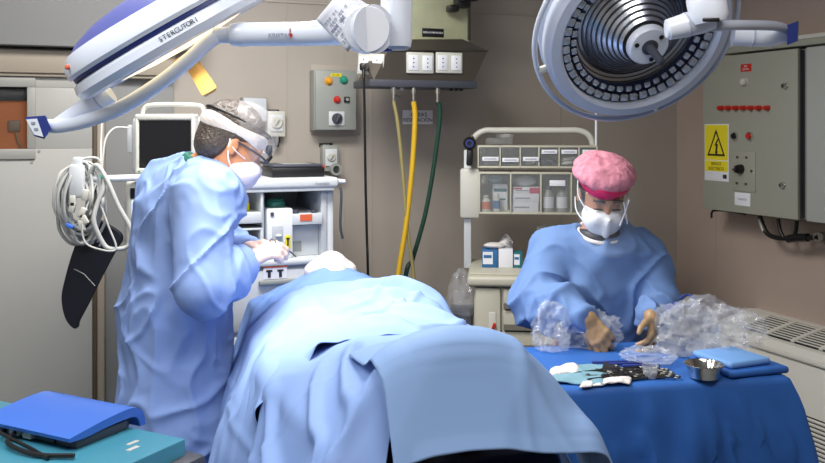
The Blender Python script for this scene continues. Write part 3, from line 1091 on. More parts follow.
YB = 3.36
outline = [(84, 222), (94, 218), (118, 231), (122, 240), (117, 248), (104, 272), (95, 290), (86, 308), (79, 321), (77, 328), (70, 323), (65, 312), (63, 296), (66, 280), (72, 258), (79, 238)]
pts = [atY(x, y, YB) for x, y in outline]
cen = sum(pts, Vector()) / len(pts)
t = thing('arm_board', 'navy padded arm board hanging point down below the cable bundle', 'arm board', Vector((cen.x, YB, pts[9].z)))
poly = [(p.x, p.z) for p in pts]
smooth_poly = [(p.x, p.y) for p in catmull([Vector((a, b, 0)) for a, b in poly], 4, True)]
obj('pad', MB().prism(smooth_poly[::-1], Matrix(((1, 0, 0, 0), (0, 0, 1, YB - .015), (0, 1, 0, 0), (0, 0, 0, 1))), .03), M['padnavy'], t, world=True)
seam = MB().tube([atY(74, 269, YB - .016), atY(84, 274, YB - .016), atY(95, 286, YB - .016)], .002, 6)
obj('stitched_seam', seam, M['boxgrey'], t, world=True)
obj('hanging_strap', MB().tube([atY(97, 222, YB), atY(97, 188, YB - .05)], .006, 8), M['padnavy'], t, world=True)
mk = MB()
for (x, y) in ((98, 241), (101, 240), (104, 243), (100, 245)):
    mk.box(atY(x, y, YB - .016), (.008, .002, .012), Matrix.Rotation(.5, 3, 'Y'))
obj('printed_mark', mk, M['greyink'], t, world=True)
# ------------------------------------------------------------------ instrument cart with bins
YC = 4.02
RZC = math.radians(-5)
zc = atY(500, 276, YC).z
o0 = atY(474, 276, YC)
t = thing('supply_cart', 'cream hospital supply cart with drawers behind the masked woman', 'cart', Vector((o0.x, o0.y, 0)), RZC)
MC = MTX[t.name]
CW, CD = .66, .50
obj('body', MB().box2((0, .02, .12), (CW, CD, zc - .05), .008), M['cart'], t)
obj('top', MB().box2((-.03, -.02, zc - .045), (CW + .03, CD + .02, zc), .014, 3).box2((-.02, .03, zc), (CW + .02, CD, zc + .008), .004), M['cart'], t)
dw = .118
dfront = obj('side_door', MB().box2((.006, .0, .14), (dw, .02, zc - .055), .006), M['cart'], t)
obj('door_recess', MB().box2((.066, -.004, zc - .32), (.098, .002, zc - .16), .004), M['offwhite'], dfront)
obj('red_key_tag', MB().box((.084, -.010, zc - .23), (.012, .012, .05), Matrix.Rotation(.3, 3, 'Y'), .003).box((.078, -.010, zc - .25), (.012, .012, .035), Matrix.Rotation(-.4, 3, 'Y'), .003), M['red'], dfront)
zz = zc - .058
for i, h in enumerate((.095, .095, .095, .115, .16, .2)):
    d = obj('drawer', MB().box2((dw + .012, .0, zz - h + .006), (CW - .006, .02, zz), .005), M['cart'], t)
    n = 12
    poly = [(dw + .014, zz - h + .012), (CW - .01, zz - h + .012), (CW - .01, zz - h + .032)] + [(dw + .014 + (CW - dw - .024) * (1 - k / n), zz - h + .032 + .014 * math.sin(math.pi * (1 - k / n)) - .0) for k in range(1, n)] + [(dw + .014, zz - h + .036)]
    obj('drawer_pull', MB().prism(poly, Matrix(((1, 0, 0, 0), (0, 0, -1, .002), (0, 1, 0, 0), (0, 0, 0, 1))), .016), M['cartdark'], d)
    zz -= h
for sx in (.06, CW - .06):
    for sy in (.08, CD - .08):
        w_ = obj('caster', MB().cyl((sx - .014, sy, .05), (sx + .014, sy, .05), .05, n=18), M['black'], t)
        obj('caster_fork', MB().box2((sx - .02, sy - .02, .06), (sx + .02, sy + .02, .125), .005), M['boxgrey'], w_)
YO = 4.36


def ci(px, py, Y=YO):
    p = MC.inverted() @ atY(px, py, Y)
    return p


pl = ci(467.5, 220)
ybk = pl.y
obj('left_post', MB().box2((pl.x - .018, ybk + .01, zc - .02), (pl.x + .018, ybk + .05, ci(467, 150).z), .004), M['machine'], t)
pb = MB().box2((ci(460, 216).x, ybk - .02, ci(460, 218).z), (ci(480, 216).x, ybk + .08, ci(460, 168.5).z), .012)
obj('post_cover', pb, M['offwhite'], t)
pr = ci(594, 220)
obj('right_post', MB().box2((pr.x - .005, ybk + .02, zc - .02), (pr.x + .013, ybk + .05, ci(594, 150).z), .004), M['machine'], t)
arch = [ci(471, 170), ci(471, 150), ci(474, 138), ci(484, 131), ci(500, 130.5), ci(560, 130.5), ci(580, 131), ci(590, 137), ci(593.5, 150), ci(593.5, 170)]
for q in arch:
    q.y = ybk + .05
obj('top_rail', MB().tube(catmull(arch, 6), .0155, 12), M['offwhite'], t)
obj('drip_rod', MB().tube([Vector((pr.x + .004, ybk, ci(594, 165).z)), Vector((pr.x + .004, ybk, ci(594, 96).z))], .006, 10), M['white'], t)


def shelf_unit(y0, y1, xs, name, depth):
    z1, z0 = ci(500, y0).z, ci(500, y1).z
    f = MB()
    xl, xr = ci(xs[0], y0).x, ci(xs[-1], y0).x
    f.box2((xl, ybk - depth, z0), (xr, ybk + .03, z0 + .010), .002).box2((xl, ybk - depth, z1 - .010), (xr, ybk + .03, z1), .002)
    f.box2((xl, ybk + .02, z0), (xr, ybk + .03, z1))
    for x in xs:
        q = ci(x, y0).x
        f.box2((q - .004, ybk - depth, z0), (q + .004, ybk + .02, z1), .0015)
    fr_ = obj(name, f, M['cart'], t)
    for a, b in zip(xs[:-1], xs[1:]):
        qa, qb = ci(a, y0).x, ci(b, y0).x
        bn = MB().box2((qa + .006, ybk - depth - .004, z0 + .012), (qb - .006, ybk - depth, z1 - .012), .002)
        obj('clear_bin_front', bn, M['binclear'], fr_)
    return z0, z1, xl, xr


xs1 = (478.7, 500, 519.5, 537.5, 557, 576, 593)
xs2 = (480, 510, 539, 568, 596)
z10, z11, xl, xr = shelf_unit(145, 167, xs1, 'upper_bin_rack', .11)
z20, z21, _, _ = shelf_unit(170.5, 211, xs2, 'lower_bin_rack', .15)
lm = 0
for (a, b, y0, y1) in ((482.5, 498.5, 156, 160), (502, 518, 157, 161), (522, 537.5, 156, 160), (540, 555, 149, 153), (559, 574, 149, 153), (579, 592, 149, 153)):
    qa, qb = ci(a, y1, 4.25), ci(b, y0, 4.25)
    qa, qb = ci(a, y1), ci(b, y0)
    o = obj('bin_label', MB().box2((qa.x, ybk - .117, qa.z), (qb.x, ybk - .1145, qb.z), .0005), M['paper'], t)
    obj('label_print', MB().box2((qa.x + .01, ybk - .1180, (qa.z + qb.z) / 2 - .002), (qb.x - .012, ybk - .1168, (qa.z + qb.z) / 2 + .002)), M['greyink'], o)
qa, qb = ci(547, 183.5), ci(562, 178)
obj('bin_label', MB().box2((qa.x, ybk - .157, qa.z), (qb.x, ybk - .1545, qb.z), .0005), M['paper'], t)


def incart(name, label, cat, x, y, z, group=None):
    return thing(name, label, cat, MC @ Vector((x, y, z)), RZC, group)


# small packs in the upper bins
for i, (a, m, lab) in enumerate(((489, 'boxgrey', 'grey packs in the first upper bin from the left'), (509, 'devgrey', 'dark packs in the second upper bin from the left'), (528, 'machine_in', 'pale packs in the third upper bin from the left'), (547, 'black', 'black packs in the fourth upper bin from the left'), (566, 'offwhite', 'clear white packs in the fifth upper bin from the left'))):
    o = incart('supply_pack', lab, 'supplies', ci(a, 165).x, ybk - .05, z10 + .01)
    rr = random.Random(i)
    for k in range(3):
        obj('sachet', MB().box((rr.uniform(-.012, .012), rr.uniform(-.02, .02), .014 + .010 * k), (.055, .05, .012), Matrix.Rotation(rr.uniform(-.4, .4), 3, 'Z') @ Matrix.Rotation(rr.uniform(-.2, .2), 3, 'Y'), .003), M[m], o)
# lower bins: cartons, bottles
def bottle(px, label, r, h, capm, lab, bodym='offwhite'):
    b_ = incart('medicine_bottle', label, 'bottle', ci(px, 205).x, ybk - .11, z20 + .010)
    obj('bottle_body', MB().lathe([(0, 0), (r, 0), (r * 1.02, .004), (r * 1.02, h * .68), (r * .5, h * .84), (r * .5, h * .9), (0, h * .9)], (0, 0, 0), (0, 0, 1), 20), M[bodym], b_)
    obj('bottle_cap', MB().cyl((0, 0, h * .88), (0, 0, h), r * .6, n=16), M[capm], b_)
    obj('bottle_label', MB().lathe([(r * 1.04, h * .16), (r * 1.04, h * .6)], (0, 0, 0), (0, 0, 1), 20), M[lab], b_)
    return b_


bottle(486, 'squat white bottle with reddish label in the first lower bin', .022, .075, 'offwhite', 'orange')
bottle(496.5, 'small bottle with blue label standing before a carton in the first lower bin', .016, .085, 'white', 'boxblue')
bottle(546.5, 'left one of two dark capped bottles in the third lower bin', .024, .118, 'devgrey', 'paper', 'boxgrey')
bottle(559.5, 'right one of two dark capped bottles in the third lower bin', .024, .118, 'devgrey', 'paper', 'boxgrey')
c1 = incart('medicine_carton', 'upright white carton behind the bottles in the first lower bin', 'carton', ci(501, 205).x, ybk - .045, z20 + .010)
obj('carton', MB().box2((-.04, -.025, 0), (.03, .025, .125), .002), M['paper'], c1)
obj('carton_print', MB().box2((-.036, -.0265, .09), (.026, -.025, .105)).box2((-.036, -.0265, .05), (.02, -.025, .058)), M['boxteal'], c1)
c1 = incart('glove_packet', 'crumpled greenish packet on top of the carton in the first lower bin', 'packet', ci(494, 180).x, ybk - .06, z20 + .135)
obj('packet', MB().sph((0, 0, .022), (.035, .03, .022), 14), M['teal'], c1)
for k, (dz, lab) in enumerate(((0, 'bottom'), (.045, 'middle'), (.085, 'top'))):
    c1 = incart('suture_carton', 'white and magenta carton, %s one of the stack in the second lower bin' % lab, 'carton', ci(524.5, 205).x + .003 * (k - 1), ybk - .09, z20 + .010 + dz)
    hh = (.045, .04, .03)[k]
    obj('carton', MB().box2((-.062, -.04, 0), (.062, .05, hh - .0005), .001), M['paper'], c1)
    if k == 2:
        obj('magenta_corner', MB().box2((.015, -.0415, .002), (.0615, -.04, hh - .002)).box2((-.0615, -.0415, .02), (-.02, -.04, hh - .002)), M['magenta'], c1)
    obj('printed_line', MB().box2((-.05, -.0412, hh * .4), (.02, -.04, hh * .55)), M['greyink'], c1)
c1 = incart('gauze_packet', 'crumpled clear packet on the cartons in the second lower bin', 'packet', ci(524, 185).x, ybk - .07, z20 + .1265)
obj('packet', MB().sph((0, 0, .024), (.055, .03, .024), 14), M['machine_in'], c1)
c1 = incart('plastic_wrap', 'clear wrapped packets lying on top of the upper bin rack', 'packet', ci(499, 145).x, ybk - .04, z11)
obj('wrap', MB().box((0, 0, .02), (.13, .08, .035), Matrix.Rotation(.15, 3, 'Z'), .014).box((.03, .01, .045), (.08, .06, .02), Matrix.Rotation(-.3, 3, 'Z'), .008), M['binclear'], c1)
c1 = incart('wall_thermometer', 'black handheld scanner hung on the left end of the bin rack', 'scanner', ci(470, 165).x, ybk - .05, ci(470, 167).z)
obj('handle', MB().box((0, 0, .05), (.03, .035, .085), Matrix.Rotation(.06, 3, 'Y'), .010), M['black'], c1)
obj('head', MB().lathe([(0, .028), (.022, .028), (.03, .018), (.032, -.01), (.02, -.03), (0, -.03)], (0, -.005, .115), (0, -1, 0), 22), M['black'], c1)
obj('lens_ring', MB().lathe([(.012, .034), (.018, .034), (.02, .026), (.012, .026)], (0, -.005, .115), (0, -1, 0), 20, close=True), M['navyblue'], c1)
obj('hang_hook', MB().tube(catmull([(0, .01, .14), (.0, .02, .155), (.01, .06, .15), (.02, .1, .135)], 5), .004, 8), M['steel'], c1)
# cartons on the cart top
p = MC.inverted() @ atY(488, 258, 4.22)
zt2 = zc + .008
def carton(px0, px1, y, h, d, m, label, rz=0.0, front=None):
    a, b = MC.inverted() @ atY(px0, 250, 4.2), MC.inverted() @ atY(px1, 250, 4.2)
    w = (b.x - a.x) / 2
    c_ = thing('glove_carton', label, 'carton', MC @ Vector(((a.x + b.x) / 2, y, zt2)), RZC + rz)
    obj('carton', MB().box2((-w, -d / 2, 0), (w, d / 2, h), .003), M[m], c_)
    if front:
        obj('printed_panel', MB().box2((-w * .9, -d / 2 - .0012, h * .2), (w * .35, -d / 2, h * .9)), M[front], c_)
        obj('printed_band', MB().box2((-w * .8, -d / 2 - .002, h * .55), (w * .2, -d / 2 - .001, h * .72)), M['boxblue'], c_)
    return c_


carton(482, 498, .25, .082, .11, 'boxblue', 'blue and white glove carton at the left on the cart top', 0.0, 'paper')
cw = carton(498.6, 513, .25, .085, .11, 'paper', 'white tissue carton between the blue and teal cartons', 0.0)
obj('tissue', MB().add([(-.03, 0, .084), (.03, .01, .084), (.035, .0, .115), (.008, .012, .15), (.0, -.008, .155), (-.035, .01, .108)], [[0, 1, 2, 3, 4, 5]]), M['gauze'], cw, solid=.002)
carton(513.6, 522.5, .25, .07, .10, 'boxteal', 'small teal carton at the right of the tissue carton', 0.0, 'paper')
c1 = thing('folded_packet', 'crumpled white packet lying on top of the blue glove carton', 'packet', MC @ Vector(((MC.inverted() @ atY(494, 250, 4.2)).x, .25, zt2 + .082)), RZC)
obj('packet', MB().sph((0, 0, .015), (.05, .035, .015), 16), M['gauze'], c1)
c1 = thing('wipes_tub', 'round white wipes tub at the back of the cart top', 'tub', MC @ Vector(((MC.inverted() @ atY(549, 230, 4.3)).x, .40, zt2)), RZC)
obj('tub_body', MB().lathe([(0, 0), (.05, 0), (.052, .01), (.052, .15), (.0, .15)], (0, 0, 0), (0, 0, 1), 24), M['offwhite'], c1)
obj('tub_lid', MB().lathe([(.054, .148), (.054, .17), (.02, .18), (0, .18)], (0, 0, 0), (0, 0, 1), 24), M['machine'], c1)
# waste bag and dark bin hung on the cart's left side
def crumple(c, r, seed, amp, freq, n=56, squash=None):
    mb = MB().sph((0, 0, 0), 1.0, n)
    P = np.array([tuple(v) for v in mb.v])
    d = 1 + amp * ridge(P * freq, seed) + amp * .6 * ridge(P * freq * 2.1 + 7, seed + 3)
    P = P * d[:, None] * np.array(r) + np.array(c)
    if squash is not None:
        P[:, 2] = np.maximum(P[:, 2], squash)
    mb.v = [Vector(p) for p in P.tolist()]
    return mb


p = MC.inverted() @ atY(461, 285, 4.1)
t2 = thing('waste_bin', 'dark grey waste bin hung on the cart\'s left side', 'waste bin', MC @ Vector((p.x, .16, .35)), RZC)
obj('bin_body', MB().box2((-.05, -.09, 0), (.05, .1, .45), .012), M['devgrey'], t2)
obj('bin_rim', MB().box2((-.056, -.096, .44), (.056, .106, .46), .006), M['devgrey'], t2)
o = obj('waste_bag', crumple(MC @ Vector((p.x - .0, .14, .86)), (.062, .09, .12), 11, .16, 2.6, 40), M['bag'])
tag(o, 'crumpled clear waste bag stuffed on top of the dark grey bin', 'plastic bag')

# ------------------------------------------------------------------ electrical cabinets on the right wall
UF = 3.22
RR = ALPHA - math.pi / 2                          # x towards the camera along the wall, y into the wall
def cab_local(px, py, o):
    p = atU(px, py, UF)
    return (Matrix.Translation(o) @ Matrix.Rotation(RR, 4, 'Z')).inverted() @ p


def cabinet(label, px0, px1, width, pyb, m):
    o = atU(px0, 208, UF)
    zb = atU(797, 220, UF).z
    zt_ = atU(798.7, 48.2, UF).z
    t = thing('electrical_cabinet', label, 'electrical cabinet', Vector((o.x, o.y, zb)), RR)
    H = zt_ - zb
    dep = UR - UF
    obj('case', MB().box2((.004, .022, .004), (width - .004, dep, H - .004), .004), M['devgrey'], t)
    obj('case_skin', MB().box2((-.0, .05, 0), (width, dep - .001, H), .004), M[m], t)
    d = obj('cabinet_door', MB().box2((0, 0, 0), (width, .02, H), .004), M[m], t)
    return t, d, H


wd = (cab_local(797.5, 130, atU(703, 208, UF))).x
tc, td, H = cabinet('grey electrical cabinet with seven red lamps and a yellow warning sign', 703, 797, wd, 220, 'cabgrey')
oc = tc.location.copy()


def cl(px, py):
    return cab_local(px, py, oc)


for px in (722.5, 729.5, 737, 744.5, 752, 760, 768.5):
    q = cl(px, 108)
    r = .0125
    obj('red_lamp', MB().lathe([(0, .034), (r * .7, .032), (r, .024), (r, .006), (r * 1.1, .006), (r * 1.1, 0)], (q.x, 0, q.z), (0, -1, 0), 18), M['red'], tc)
for nm, px, py, r, m in (('white_knob', 745, 82, .018, 'offwhite'), ('door_lock', 786, 86, .014, 'chrome'), ('door_lock', 783.5, 185, .014, 'chrome')):
    q = cl(px, py)
    k = obj(nm, MB().lathe([(0, .022), (r * .7, .022), (r, .016), (r, .004), (r * 1.15, .004), (r * 1.15, 0)], (q.x, 0, q.z), (0, -1, 0), 18), M[m], tc)
    if nm == 'door_lock':
        obj('key_slot', MB().box((q.x, -.0225, q.z), (.004, .003, .014)), M['black'], k)
for nm, px, py, m in (('black_button', 735.5, 136, 'black'), ('red_button', 750.5, 136, 'red')):
    q = cl(px, py)
    k = obj(nm, MB().lathe([(0, .022), (.012, .022), (.015, .014), (.015, 0)], (q.x, 0, q.z), (0, -1, 0), 18), M[m], tc)
    obj('button_ring', MB().lathe([(.016, .012), (.021, .012), (.022, 0), (.016, 0)], (q.x, 0, q.z), (0, -1, 0), 20, close=True), M['chrome'], k)
a, b = cl(733, 190.5), cl(756, 152)
pl = obj('selector_plate', MB().box2((a.x, -.005, a.z), (b.x, 0, b.z), .002), M['cabgrey'], tc)
q = cl(742, 169)
obj('selector_knob', MB().lathe([(0, .03), (.018, .03), (.022, .024), (.024, 0)], (q.x, -.005, q.z), (0, -1, 0), 20).box((q.x, -.04, q.z), (.012, .012, .036), None, .003), M['black'], pl)
for px, py in ((738.5, 157), (747.5, 157.5), (734.5, 169.5), (752.5, 171), (738, 183), (747, 184)):
    q = cl(px, py)
    obj('plate_screw', MB().cyl((q.x, -.005, q.z), (q.x, -.011, q.z), .006, n=10), M['steeldark'], pl)
a, b = cl(735, 205), cl(750.5, 193.5)
lb = obj('white_label', MB().box2((a.x, -.003, a.z), (b.x, 0, b.z), .001), M['paper'], tc)
FR = Matrix.Rotation(math.pi / 2, 4, 'X')


def cabtext(s, size, m, x, y, z, parent, **k):
    return text('lettering', s, size, m, Matrix.Translation((x, y, z)) @ FR, parent, False, **k)


cabtext('TABLERO', .015, M['greyink'], (a.x + b.x) / 2, -.0038, (a.z + b.z) / 2, lb)
a, b = cl(741, 72), cl(751.5, 63.5)
lb = obj('red_label', MB().box2((a.x, -.003, a.z), (b.x, 0, b.z), .001), M['red'], tc)
cabtext('NO', .014, M['paper'], (a.x + b.x) / 2, -.0038, a.z + (b.z - a.z) * .68, lb)
cabtext('CORTAR', .012, M['paper'], (a.x + b.x) / 2, -.0038, a.z + (b.z - a.z) * .3, lb)
# warning sign: a thing stuck to the door
a, b = cl(705, 180), cl(729, 124)
sg = thing('warning_sign', 'yellow electric shock warning sign with black triangle on the grey cabinet', 'sign', MTX[tc.name] @ Vector(((a.x + b.x) / 2, 0, a.z)), RR)
w, h = (b.x - a.x) / 2, b.z - a.z
obj('backing', MB().box2((-w, -.003, 0), (w, 0, h), .001), M['paper'], sg)
obj('yellow_field', MB().box2((-w * .95, -.0042, h * .37), (w * .95, -.003, h * .985)), M['yellow'], sg)
obj('yellow_caption', MB().box2((-w * .95, -.0042, h * .17), (w * .95, -.003, h * .355)), M['yellow'], sg)
tri = MB()
A3, B3, C3 = Vector((-w * .74, -.005, h * .44)), Vector((w * .74, -.005, h * .44)), Vector((0, -.005, h * .91))
g = (A3 + B3 + C3) / 3
ou, inn = [A3, B3, C3], [g + (q - g) * .78 for q in (A3, B3, C3)]
vs = ou + inn
vs = vs + [v + Vector((0, .0012, 0)) for v in vs]
fs = []
for i in range(3):
    j = (i + 1) % 3
    fs += [[i, j, 3 + j, 3 + i], [6 + i, 9 + i, 9 + j, 6 + j], [i, 6 + i, 6 + j, j], [3 + i, 3 + j, 9 + j, 9 + i]]
tri.add(vs, fs)
obj('triangle', tri, M['black'], sg)
bolt = [(.01, .74), (-.012, .62), (0, .625), (-.006, .50), (-.012, .515), (.004, .455), (.014, .525), (.007, .515), (.014, .65), (.003, .645), (.018, .73)]
obj('lightning_bolt', MB().prism([(x * h / .3, z * h) for x, z in bolt], Matrix(((1, 0, 0, 0), (0, 0, 1, -.0056), (0, 1, 0, 0), (0, 0, 0, 1))), .001), M['black'], sg)
text('lettering', 'RIESGO', h * .075, M['black'], Matrix.Translation((0, -.0048, h * .30)) @ FR, sg, False)
text('lettering', 'ELÉCTRICO', h * .075, M['black'], Matrix.Translation((0, -.0048, h * .215)) @ FR, sg, False)
obj('corner_logo', MB().box2((w * .55, -.0042, h * .05), (w * .85, -.003, h * .12)), M['ink'], sg)
# second cabinet, nearer the camera
tc2, td2, H2 = cabinet('plain grey cabinet at the photo\'s right edge beside the warning cabinet', 806, 900, .62, 226, 'cabgrey2')
q = cab_local(818, 222, tc2.location)
# pale duct above the cabinets
a = cab_local(742, 52, oc)
b = cab_local(900, 38, oc)
zt_ = atU(798, 46, UF + .05).z
dct = thing('cable_duct', 'pale cable duct running along the wall on top of both cabinets', 'cable duct', Vector((oc.x, oc.y, H + tc.location.z + .012)), RR)
obj('duct_body', MB().box2((.10, .02, 0), (1.4, UR - UF, .045), .004), M['cabgrey'], dct)
obj('duct_lid', MB().box2((.098, .014, .03), (1.402, UR - UF, .05), .003), M['offwhite'], dct)
# cables under the cabinets
zb = tc.location.z
def cw_(px, py, u=UR - .06):
    return atU(px, py, u)


def low(px, py):
    return cw_(px, py, UF + .1)


ct = thing('cabinet_cables', 'black cables looping below the electrical cabinets to a wall gland', 'cables', low(800, 240))
obj('main_cable', MB().tube(catmull([low(760, 216), low(763, 226), low(768, 234), low(778, 238), low(795, 238.5), low(810, 238), low(818, 237)], 8), .012, 10), M['black'], ct, world=True)
obj('thick_sleeve', MB().tube(catmull([low(788, 239), low(795, 238), low(808, 237.5)], 6), .020, 10), M['black'], ct, world=True)
obj('cable', MB().tube(catmull([low(778, 219), low(780, 230), low(784, 238)], 6), .009, 10), M['black'], ct, world=True)
obj('cable', MB().tube(catmull([low(797, 221), low(796, 230), low(794, 238)], 6), .009, 10), M['black'], ct, world=True)
obj('white_sleeve', MB().tube(catmull([low(760.5, 219), low(762, 224), low(764.5, 231)], 6), .0128, 10), M['offwhite'], ct, world=True)
obj('wall_gland', MB().cyl(low(818, 237), cw_(822, 236, UR), .022, n=16), M['steeldark'], ct, world=True)
o = obj('cabinet_lead', MB().tube(catmull([low(711.5, 218), low(712, 212), low(716, 210.5), low(730, 211), low(745, 214)], 6), .006, 8), M['black'])
tag(o, 'short black lead clipped under the left end of the warning cabinet', 'cable')

# ------------------------------------------------------------------ floor standing air unit on the right wall
v1 = uv(atU(757, 308, UR))[1]
zt_ = atU(757, 308, UR).z + .0
t = thing('air_conditioner', 'cream floor standing fan coil unit with slatted vents along the right wall', 'air conditioner', RW(UR, v1, 0), RR)
L = 2.2
DP = .30
zf = atU(733, 333, UR - DP).z
zl = zf - .09
prof = [(0, 0), (0, zt_), (-.05, zt_ + .004), (-DP + .02, zf + .02), (-DP, zf - .01), (-DP, .0)]
mm = Matrix(((0, 0, 1, 0), (1, 0, 0, 0), (0, 1, 0, 0), (0, 0, 0, 1)))
obj('end_cap', MB().prism(prof, mm, .13), M['ac'], t)
prof2 = [(0, 0.02), (0, zt_ - .003), (-.05, zt_ + .0), (-DP + .022, zf + .016), (-DP + .004, zf - .012), (-DP + .004, .02)]
obj('body', MB().prism(prof2, Matrix(((0, 0, 1, .13), (1, 0, 0, 0), (0, 1, 0, 0), (0, 0, 0, 1))), L - .13), M['ac'], t)
# slatted outlet on the sloping top
P0, P1 = Vector((0, -.055, zt_ - .002)), Vector((0, -DP + .03, zf + .022))
sl = (P1 - P0)
ln = sl.length
sl.normalize()
nrm = Vector((0, -sl.z, sl.y)) * -1
if nrm.z < 0:
    nrm = -nrm
rot = Matrix((Vector((1, 0, 0)), sl, Vector((1, 0, 0)).cross(sl))).transposed()
well = MB().box(Vector((.17 + (L - .2) / 2, 0, 0)) + P0 + sl * ln * .5 + nrm * .001, (L - .2, ln * .86, .006), rot)
gr = obj('outlet_grille', well, M['slot'], t)
x = .17
k = 0
while x < L - .05:
    obj('grille_divider', MB().box(Vector((x, 0, 0)) + P0 + sl * ln * .5 + nrm * .006, (.022, ln * .88, .012), rot, .002), M['ac'], gr)
    x += .165
slm = MB()
for i in range(8):
    q = P0 + sl * ln * (.12 + .108 * i) + nrm * .004
    slm.box(Vector((.17 + (L - .2) / 2, 0, 0)) + q, (L - .2, .011, .004), rot, .001)
obj('slats', slm, M['ac'], gr)
obj('panel_lip', MB().box2((.13, -DP - .012, zf - .035), (L, -DP + .01, zf - .015), .006), M['ac'], t)
lg = obj('intake_grille', MB().box2((.2, -DP - .002, .1), (L - .05, -DP + .004, .36), .002), M['slot'], t)
slm = MB()
for i in range(13):
    slm.box((.2 + (L - .25) / 2, -DP - .004, .115 + i * .0195), (L - .25, .012, .010), Matrix.Rotation(.4, 3, 'X'), .002)
obj('intake_slats', slm, M['ac'], lg)
obj('plinth', MB().box2((.03, -DP + .03, 0), (L, -.02, .03)), M['devgrey'], t)
# ------------------------------------------------------------------ blue topped device on a turquoise unit (bottom left)
AX = Vector((.46, .888, 0)).normalized()          # front lip to back crest
BX = Vector((-AX.y, AX.x, 0))                     # to the left
F0 = Vector((-.70, 1.85, 0))
rzd = math.atan2(AX.y, AX.x)                      # local x = AX, y = BX
zt_ = .985
t = thing('turquoise_unit', 'turquoise steel unit with vent slots carrying the blue topped device', 'equipment cabinet', Vector((F0.x, F0.y, 0)), rzd)
T0 = MTX[t.name].inverted() @ Vector((-.485, 1.93, 0))
obj('case', MB().box2((-.32, T0.y, .12), (T0.x, T0.y + .62, zt_), .006), M['turq'], t)
vn = MB()
for i in range(6):
    vn.box2((T0.x - .16 - i * .022, T0.y - .003, zt_ - .15), (T0.x - .148 - i * .022, T0.y + .002, zt_ - .05), .001)
obj('vent_slots', vn, M['slot'], t)
obj('white_mark', MB().box((T0.x - .10, T0.y + .055, zt_ + .0005), (.03, .012, .0012)).box((T0.x - .075, T0.y + .08, zt_ + .0005), (.03, .010, .0012)), M['offwhite'], t)
obj('dark_side_panel', MB().box2((T0.x - .06, T0.y - .035, .2), (T0.x + .03, T0.y + .3, zt_ - .035), .015), M['devgrey'], t)
for sx in (-.27, T0.x - .06):
    for sy in (T0.y + .06, T0.y + .55):
        obj('caster', MB().cyl((sx, sy - .015, .06), (sx, sy + .015, .06), .06, n=18).box2((sx - .02, sy - .022, .07), (sx + .02, sy + .022, .13), .004), M['black'], t)
t = thing('blue_topped_device', 'royal blue curved lid device with dark body on the turquoise unit', 'medical device', Vector((F0.x, F0.y, zt_)), rzd)
LD, WD = .185, .265
obj('body', MB().box2((.012, .0, 0), (LD - .03, WD, .021), .004), M['devgrey'], t)
op = obj('rear_block', MB().box2((LD - .055, .004, .0), (LD - .02, WD - .004, .026), .004), M['black'], t)
obj('port_opening', MB().box2((.006, .06, .004), (.014, .11, .018), .002), M['black'], t)
obj('port_opening', MB().box2((.006, .15, .004), (.014, .19, .018), .002), M['black'], t)
obj('port_plug', MB().box2((-.004, .155, .008), (.010, .185, .020), .002).box2((-.004, .118, .006), (.012, .145, .03), .003), M['boxgrey'], t)
# curved lid: profile in (x, z), thickness added, extruded along y
top = [(-.012, .030), (.03, .036), (.08, .042), (.13, .046), (.165, .045), (.188, .036), (.199, .020), (.203, -.002)]
top = [(p.x, p.y) for p in catmull([Vector((a, b, 0)) for a, b in top], 5)]
bot = [(.186, -.002), (.182, .012), (.170, .024), (.13, .026), (.08, .024), (.03, .020), (-.010, .022)]
bot = [(p.x, p.y) for p in catmull([Vector((a, b, 0)) for a, b in bot], 3)]
obj('curved_lid', MB().prism(top + bot, Matrix(((1, 0, 0, 0), (0, 0, 1, -.006), (0, 1, 0, 0), (0, 0, 0, 1))), WD + .012), M['devblue'], t)
o = obj('device_cables', MB().tube(catmull([F0 + AX * .0 + BX * .17 + Vector((0, 0, zt_ + .014)), F0 - AX * .05 + BX * .13 + Vector((0, 0, zt_ + .012)), F0 - AX * .06 + BX * .04 + Vector((0, 0, zt_ + .007)), F0 - AX * .03 - BX * .04 + Vector((0, 0, zt_ + .008))], 8), .005, 8).tube(catmull([F0 + AX * .0 + BX * .2 + Vector((0, 0, zt_ + .012)), F0 - AX * .03 + BX * .18 + Vector((0, 0, zt_ + .02)), F0 - AX * .04 + BX * .08 + Vector((0, 0, zt_ + .008)), F0 - AX * .06 + BX * .0 + Vector((0, 0, zt_ + .006))], 8), .004, 8), M['black'])
tag(o, 'two black leads lying before the blue topped device', 'cable')

# ------------------------------------------------------------------ operating table and patient
HD = Vector((-.307, 3.35, 0))
DA = Vector((.2675, -.9636, 0)).normalized()      # head to foot
SA = Vector((.9636, .2675, 0)).normalized()       # to the photo's right
rzt = math.atan2(-SA.x * 0 + SA.y, SA.x)          # local x = SA, local y = -DA


def TW(a, c, z):
    return HD + DA * a + SA * c + Vector((0, 0, z))


t = thing('operating_table', 'operating table hidden under the blue drapes', 'operating table', TW(.75, 0, 0), rzt)
obj('base', MB().box((0, 0, .07), (.45, .85, .14), None, .04, 3), M['boxgrey'], t)
obj('column', MB().box((0, 0, .45), (.24, .32, .66), None, .03, 3), M['steel'], t)
obj('table_frame', MB().box((0, .10, .82), (.50, 1.66, .08), None, .02), M['steel'], t)
obj('mattress', MB().box((0, .10, .895), (.50, 1.70, .085), None, .03, 3), M['navy'], t)
for s in (-1, 1):
    obj('side_rail', MB().box((s * .265, .10, .82), (.012, 1.5, .03), None, .003), M['steel'], t)


def head_axes(f, up=(0, 0, 1)):
    f = np.array(f, float)
    f /= np.linalg.norm(f)
    u = np.array(up, float)
    u = u - f * (u @ f)
    u /= np.linalg.norm(u)
    r = np.cross(f, u)
    return np.stack([r, f, u])


